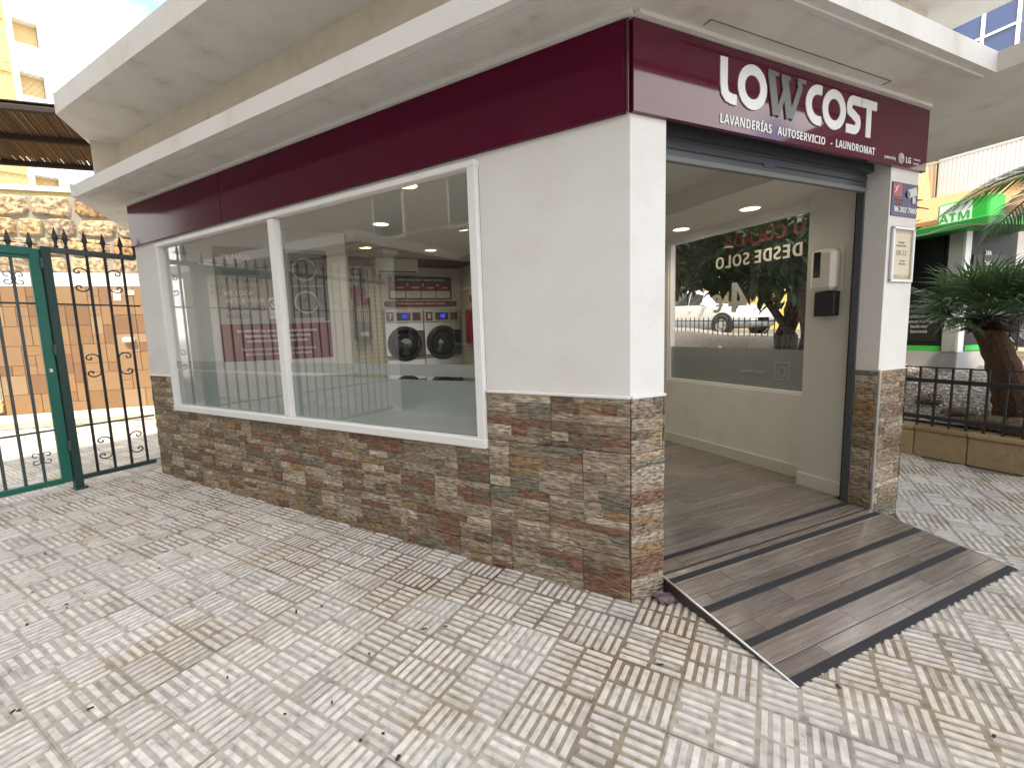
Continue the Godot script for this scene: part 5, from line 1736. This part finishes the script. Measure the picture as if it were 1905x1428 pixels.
	for i in 4600:
		var c: Vector3 = clumps[rng.randi() % 110]
		var d := Vector3(rng.randfn(), rng.randfn() * 0.8, rng.randfn()) * 0.17
		var p := c + d
		if p.z > 1.25: continue
		if p.y < 1.0 + 0.45 * clampf(-p.z - 0.2, 0.0, 1.0): continue
		var out := (d.normalized() + (p - cc).normalized() * 0.6 + Vector3(0, 0.1, 0)).normalized()
		var up := Vector3(rng.randf_range(-0.4, 0.4), 1, rng.randf_range(-0.4, 0.4)).normalized()
		var sd := out.cross(up).normalized()
		var b := Basis(out, sd.cross(out).normalized(), sd).scaled(Vector3.ONE * rng.randf_range(0.7, 1.25))
		spots.append([(base + p).distance_to(EYE), Transform3D(b, p), rng.randi() % 3])
	for i in 2600:      # the far side of the crown
		var d := Vector3(rng.randfn(), rng.randfn(), rng.randfn()).normalized() * pow(rng.randf(), 0.4)
		var p := Vector3(0.75 + d.x * 0.6, 2.25 + d.y * 0.95, -0.9 + d.z * 2.6)
		if p.z > 1.0 or p.y < 1.5: continue
		spots.append([(base + p).distance_to(EYE) + 3.0, Transform3D(Basis.from_euler(Vector3(rng.randf_range(-0.7, 0.7), rng.randf() * TAU, rng.randf_range(-0.9, 0.2))).scaled(Vector3.ONE * rng.randf_range(1.0, 1.5)), p), rng.randi() % 3])
	spots.sort_custom(func(a, b): return a[0] < b[0])
	for i in 290: part("leaf", leaves[spots[i][2]], M.leaf, rt, spots[i][1])
	var mm := MultiMesh.new()
	mm.transform_format = MultiMesh.TRANSFORM_3D
	mm.use_colors = true
	var lm: ArrayMesh = leaves[0].duplicate()
	lm.surface_set_material(0, M.leaf)
	mm.mesh = lm
	mm.instance_count = spots.size() - 290
	for i in mm.instance_count:
		mm.set_instance_transform(i, spots[i + 290][1])
		var t: float = [1.0, 0.7, 1.35][spots[i + 290][2]]
		mm.set_instance_color(i, Color(t, t, t * 0.9))
	var mi := MultiMeshInstance3D.new()
	mi.name = "inner_leaves"
	mi.multimesh = mm
	mi.set_meta("kind", "stuff")
	rt.add_child(mi)

func car(label: String, xf: Transform3D, paint: Material) -> void:
	# hatchback along +X (nose), wheels on y = 0
	var c := thing("parked_car", label, "car", xf, "cars parked along the street")
	var stn := [[-2.05, 0.45, 0.62, 0.62, 0.70], [-1.98, 0.28, 0.90, 0.92, 0.80], [-1.75, 0.22, 0.98, 1.22, 0.84], [-1.45, 0.20, 0.97, 1.42, 0.86], [-0.8, 0.18, 0.95, 1.50, 0.87], [-0.1, 0.18, 0.93, 1.49, 0.87], [0.45, 0.18, 0.92, 1.36, 0.87], [1.0, 0.18, 0.91, 0.99, 0.86], [1.5, 0.20, 0.85, 0.88, 0.84], [1.9, 0.24, 0.74, 0.76, 0.78], [2.08, 0.36, 0.58, 0.59, 0.66]]
	var rings := []
	for s in stn:
		var hw: float = s[4]
		var rw := hw * (0.76 if s[3] - s[2] > 0.2 else 0.92)
		var ring := []
		for sg in [1.0, -1.0]:
			var half := [Vector3(s[0], s[1], hw * 0.86 * sg), Vector3(s[0], s[1] + 0.08, hw * 0.97 * sg), Vector3(s[0], (s[1] + s[2]) / 2, hw * sg), Vector3(s[0], s[2], hw * 0.95 * sg), Vector3(s[0], lerpf(s[2], s[3], 0.85), lerpf(hw * 0.95, rw, 0.85) * sg), Vector3(s[0], s[3], rw * 0.8 * sg)]
			if sg < 0: half.reverse()
			ring.append_array(half)
		rings.append(ring)
	var st := begin()
	st.set_smooth_group(1)
	for i in rings.size() - 1:
		for k in 12:
			quad(st, rings[i][k], rings[i + 1][k], rings[i + 1][(k + 1) % 12], rings[i][(k + 1) % 12])
	for e in [0, rings.size() - 1]:
		for k in range(1, 11):
			if e == 0: tri(st, rings[e][0], rings[e][k], rings[e][k + 1])
			else: tri(st, rings[e][0], rings[e][k + 1], rings[e][k])
	put("body", st, paint, c)
	var gl := mat(0.012, 0.015, 0.018, 0.05)
	for sg in [-1.0, 1.0]:
		for w in [[2, 4], [4, 6]]:
			st = begin()
			for i in range(w[0], w[1]):
				var a: Array = stn[i]
				var b: Array = stn[i + 1]
				var q := []
				for s in [[a, 0.12], [a, 0.86], [b, 0.86], [b, 0.12]]:
					var v: Array = s[0]
					var hw: float = v[4]
					var rw := hw * (0.76 if v[3] - v[2] > 0.2 else 0.92)
					var xx: float = lerpf(v[0], (a[0] + b[0]) / 2, 0.05)
					q.append(Vector3(xx, lerpf(v[2], v[3], s[1]), (lerpf(hw * 0.95, rw, s[1]) + 0.008) * sg))
				if sg > 0: quad(st, q[0], q[1], q[2], q[3])
				else: quad(st, q[3], q[2], q[1], q[0])
			put("side_window", st, gl, c)
	st = begin()
	quad(st, Vector3(1.0, 1.0, -0.72), Vector3(0.47, 1.36, -0.56), Vector3(0.47, 1.36, 0.56), Vector3(1.0, 1.0, 0.72))
	put("windscreen", st, gl, c, at(0.012, 0.012, 0))
	for x in [-1.30, 1.30]:
		for sg in [-1.0, 1.0]:
			var wheel := Node3D.new()
			wheel.name = "wheel"
			c.add_child(wheel, true)
			wheel.position = Vector3(x, 0.31, 0.80 * sg)
			var rb := Basis(Vector3.RIGHT, PI / 2 * sg)
			st = begin()
			lathe(st, [[0.20, 0.09], [0.29, 0.10], [0.315, 0.06], [0.315, -0.10]], 24, rb)
			put("tyre", st, mat(0.015, 0.015, 0.016, 0.8), wheel)
			st = begin()
			lathe(st, [[0.0001, 0.07], [0.06, 0.075], [0.20, 0.06], [0.205, 0.09]], 24, rb)
			put("rim", st, mat(0.45, 0.45, 0.46, 0.3, 0.7), wheel)
			for k in 5:
				st = begin()
				var a := TAU * k / 5
				bx(st, rb * Vector3(cos(a) * 0.13, 0.075, sin(a) * 0.13), Vector3(0.045, 0.045, 0.015))
				put("rim_hole", st, M.dark, wheel)
			st = begin()
			lathe(st, [[0.33, 0.06], [0.39, 0.07], [0.39, 0.0]], 24, rb)
			put("wheel_arch", st, mat(0.02, 0.02, 0.02, 0.7), wheel)
	for sg in [-1.0, 1.0]:
		st = begin()
		bx(st, Vector3(1.93, 0.66, 0.56 * sg), Vector3(0.2, 0.14, 0.30), 0.04, Basis(Vector3.UP, -0.3 * sg))
		put("headlight", st, mat(0.6, 0.63, 0.66, 0.1), c)
		st = begin()
		bx(st, Vector3(-1.98, 0.80, 0.62 * sg), Vector3(0.10, 0.24, 0.2), 0.03)
		put("rear_light", st, mat(0.35, 0.02, 0.02, 0.2), c)
		st = begin()
		bx(st, Vector3(0.62, 0.98, 0.93 * sg), Vector3(0.14, 0.10, 0.16), 0.03)
		put("mirror", st, paint, c)
		st = begin()
		bx(st, Vector3(0.0, 0.80, 0.872 * sg), Vector3(0.16, 0.025, 0.02), 0.006)
		put("door_handle", st, paint, c)
	cube("number_plate", Vector3(2.07, 0.46, 0), Vector3(0.02, 0.11, 0.5), M.frame, c)

func street_y(z: float) -> float:
	return clampf(1.02 - 0.03 * (z + 1.6), 0.6, 1.75)

func make_street() -> void:
	var st := begin()
	for j in 40:
		var z0 := 20.0 - j * 1.6
		var z1 := z0 - 1.6
		quad(st, Vector3(8.2, street_y(z0), z0), Vector3(8.2, street_y(z1), z1), Vector3(16.5, street_y(z1), z1), Vector3(16.5, street_y(z0), z0))
	solid("street", st, rough_mat("asphalt", 0.10, 0.10, 0.105, 0.9, TX["soft"], TX["grain"], 0.4, Vector3.ONE))
	st = begin()
	for j in 40:
		var z0 := 20.0 - j * 1.6
		var z1 := z0 - 1.6
		quad(st, Vector3(7.3, street_y(z0) + 0.10, z0), Vector3(7.3, street_y(z1) + 0.10, z1), Vector3(8.3, street_y(z1) + 0.10, z1), Vector3(8.3, street_y(z0) + 0.10, z0))
		quad(st, Vector3(8.3, street_y(z0) + 0.10, z0), Vector3(8.3, street_y(z1) + 0.10, z1), Vector3(8.3, street_y(z1) - 0.1, z1), Vector3(8.3, street_y(z0) - 0.1, z0))
		quad(st, Vector3(7.3, 0.2, z0), Vector3(7.3, 0.2, z1), Vector3(7.3, street_y(z1) + 0.10, z1), Vector3(7.3, street_y(z0) + 0.10, z0))
	solid("street_pavement", st, rough_mat("street kerb stone", 0.36, 0.30, 0.215, 0.9, TX["drip"], TX["fine"], 0.8, Vector3.ONE * 0.7))
	# railing along the street edge, seen through the garden window
	var rl := thing("street_railing", "thin black railing along the street edge, seen through the garden window", "railing")
	for i in 64:
		var z := 1.6 - i * 0.145
		var y := street_y(z) + 0.08
		st = begin()
		bx(st, Vector3(7.42, y + 0.26, z), Vector3(0.016, 0.52, 0.016))
		put("bar", st, M.iron, rl)
	for dy in [0.08, 0.44]:
		st = begin()
		var pts := []
		for i in 14: pts.append(Vector3(7.42, street_y(1.7 - i * 0.75) + 0.08 + dy, 1.7 - i * 0.75))
		tube(st, pts, 0.013, 4)
		put("rail", st, M.iron, rl)
	var silver := mat(0.52, 0.54, 0.56, 0.25, 0.3)
	car("silver hatchback parked in the street behind the rubber tree", Transform3D(Basis(Vector3.UP, -PI / 2), Vector3(11.0, street_y(-9.5) - 0.01, -9.5)), silver)
	car("dark blue car parked behind the kiosk at the right edge", Transform3D(Basis(Vector3.UP, -PI / 2), Vector3(10.6, street_y(-1.6), -2.7)), mat(0.015, 0.028, 0.06, 0.15))
	# buildings across the street
	var yb := thing("yellow_apartments", "yellow and peach apartment house with railed balcony and blue glazed gallery across the street", "building")
	var yel := mat(0.66, 0.50, 0.22, 0.85)
	var pea := mat(0.66, 0.40, 0.20, 0.85)
	cube("wall", Vector3(25.0, 7.0, -16.0), Vector3(12.0, 16.0, 17.6), yel, yb)
	cube("wall", Vector3(25.0, 7.0, 1.0), Vector3(11.0, 16.0, 16.2), M.white, yb)
	cube("balcony_base", Vector3(18.75, 5.25, -5.6), Vector3(1.1, 0.75, 3.6), pea, yb)
	st = begin()
	for i in 34: bx(st, Vector3(18.22, 6.2, -7.35 + i * 0.105), Vector3(0.02, 1.1, 0.02))
	bx(st, Vector3(18.22, 6.77, -5.6), Vector3(0.05, 0.05, 3.6))
	put("balcony_railing", st, mat(0.35, 0.34, 0.36, 0.5), yb)
	for k in 3:
		var wn := cube("window", Vector3(19.0, 6.4, -19.0 + k * 4.0), Vector3(0.1, 1.6, 1.3), M.frame, yb)
		cube("pane", Vector3(18.94, 6.4, -19.0 + k * 4.0), Vector3(0.03, 1.4, 1.1), mat(0.08, 0.1, 0.12, 0.08), wn)
	for k in 2:
		var wn := cube("window", Vector3(19.0, 2.6, -15.0 + k * 4.0), Vector3(0.1, 1.6, 1.3), M.frame, yb)
		cube("pane", Vector3(18.94, 2.6, -15.0 + k * 4.0), Vector3(0.03, 1.4, 1.1), mat(0.08, 0.1, 0.12, 0.08), wn)
	# glazed gallery high on the right
	var gal := cube("glazed_gallery", Vector3(18.95, 10.4, -6.2), Vector3(1.2, 3.0, 2.6), mat(0.035, 0.06, 0.16, 0.06), yb)
	for z in [-7.45, -6.6, -5.75, -4.95]: cube("mullion", Vector3(18.33, 10.4, z), Vector3(0.07, 3.0, 0.08), M.frame, gal)
	for y in [8.95, 10.2, 11.9]: cube("transom", Vector3(18.335, y, -6.2), Vector3(0.06, 0.07, 2.6), M.frame, gal)
	for z in [-4.6, -4.1, -3.5]: cube("column", Vector3(18.6, 9.9, z), Vector3(0.3, 4.0, 0.28), mat(0.62, 0.60, 0.72, 0.7), yb)
	var fb := thing("ochre_garages", "low ochre garage front across the street behind the silver car", "building")
	cube("wall", Vector3(17.0, 2.5, -22.0), Vector3(3.0, 4.2, 22.0), mat(0.62, 0.42, 0.13, 0.85), fb)
	for k in 5: cube("door", Vector3(15.46, 2.3, -14.0 - k * 3.4), Vector3(0.08, 2.1, 2.2), mat(0.5, 0.33, 0.12, 0.6), fb)

func make_small_things() -> void:
	# chewing gum spots, twigs and dry leaf bits trodden into the pavement
	var st := begin()
	for i in 150:
		var u := rng.randf_range(-4.2, 5.6)
		var n := rng.randf_range(0.2, 4.0)
		var p := uvn(u, n, 0.0075)
		if p.z > 1.6 or p.distance_to(EYE) < 1.65: continue
		var a := rng.randf() * TAU
		var l := rng.randf_range(0.004, 0.013) * (1.5 if rng.randf() < 0.12 else 1.0)
		var w := rng.randf_range(0.003, 0.007)
		bx(st, p, Vector3(l * 2, 0.003, w * 2), 0.001, Basis(Vector3.UP, a))
	var o := put(numbered("pavement_debris"), st, mat(0.03, 0.028, 0.026, 0.9), self)
	tag(o, "dark gum spots and dry leaf bits scattered on the pavement", "debris")
	o.set_meta("kind", "stuff")
	# crumpled purple wrapper in the nook between the corner and the ramp
	var wr := thing("crumpled_wrapper", "crumpled purple wrapper in the nook between the stone corner and the ramp", "litter", at(0.185, 0.004, 0.075))
	st = begin()
	var gv := []
	var r := RandomNumberGenerator.new()
	r.seed = 4
	for j in 6:
		for i in 6: gv.append(Vector3((i - 2.5) * 0.022 + r.randf_range(-0.006, 0.006), r.randf_range(0.0, 0.03), (j - 2.5) * 0.022 + r.randf_range(-0.006, 0.006)))
	for j in 5:
		for i in 5: quad(st, gv[j * 6 + i], gv[j * 6 + i + 1], gv[j * 6 + i + 7], gv[j * 6 + i + 6])
	put("film", st, mat(0.17, 0.11, 0.13, 0.3), wr)
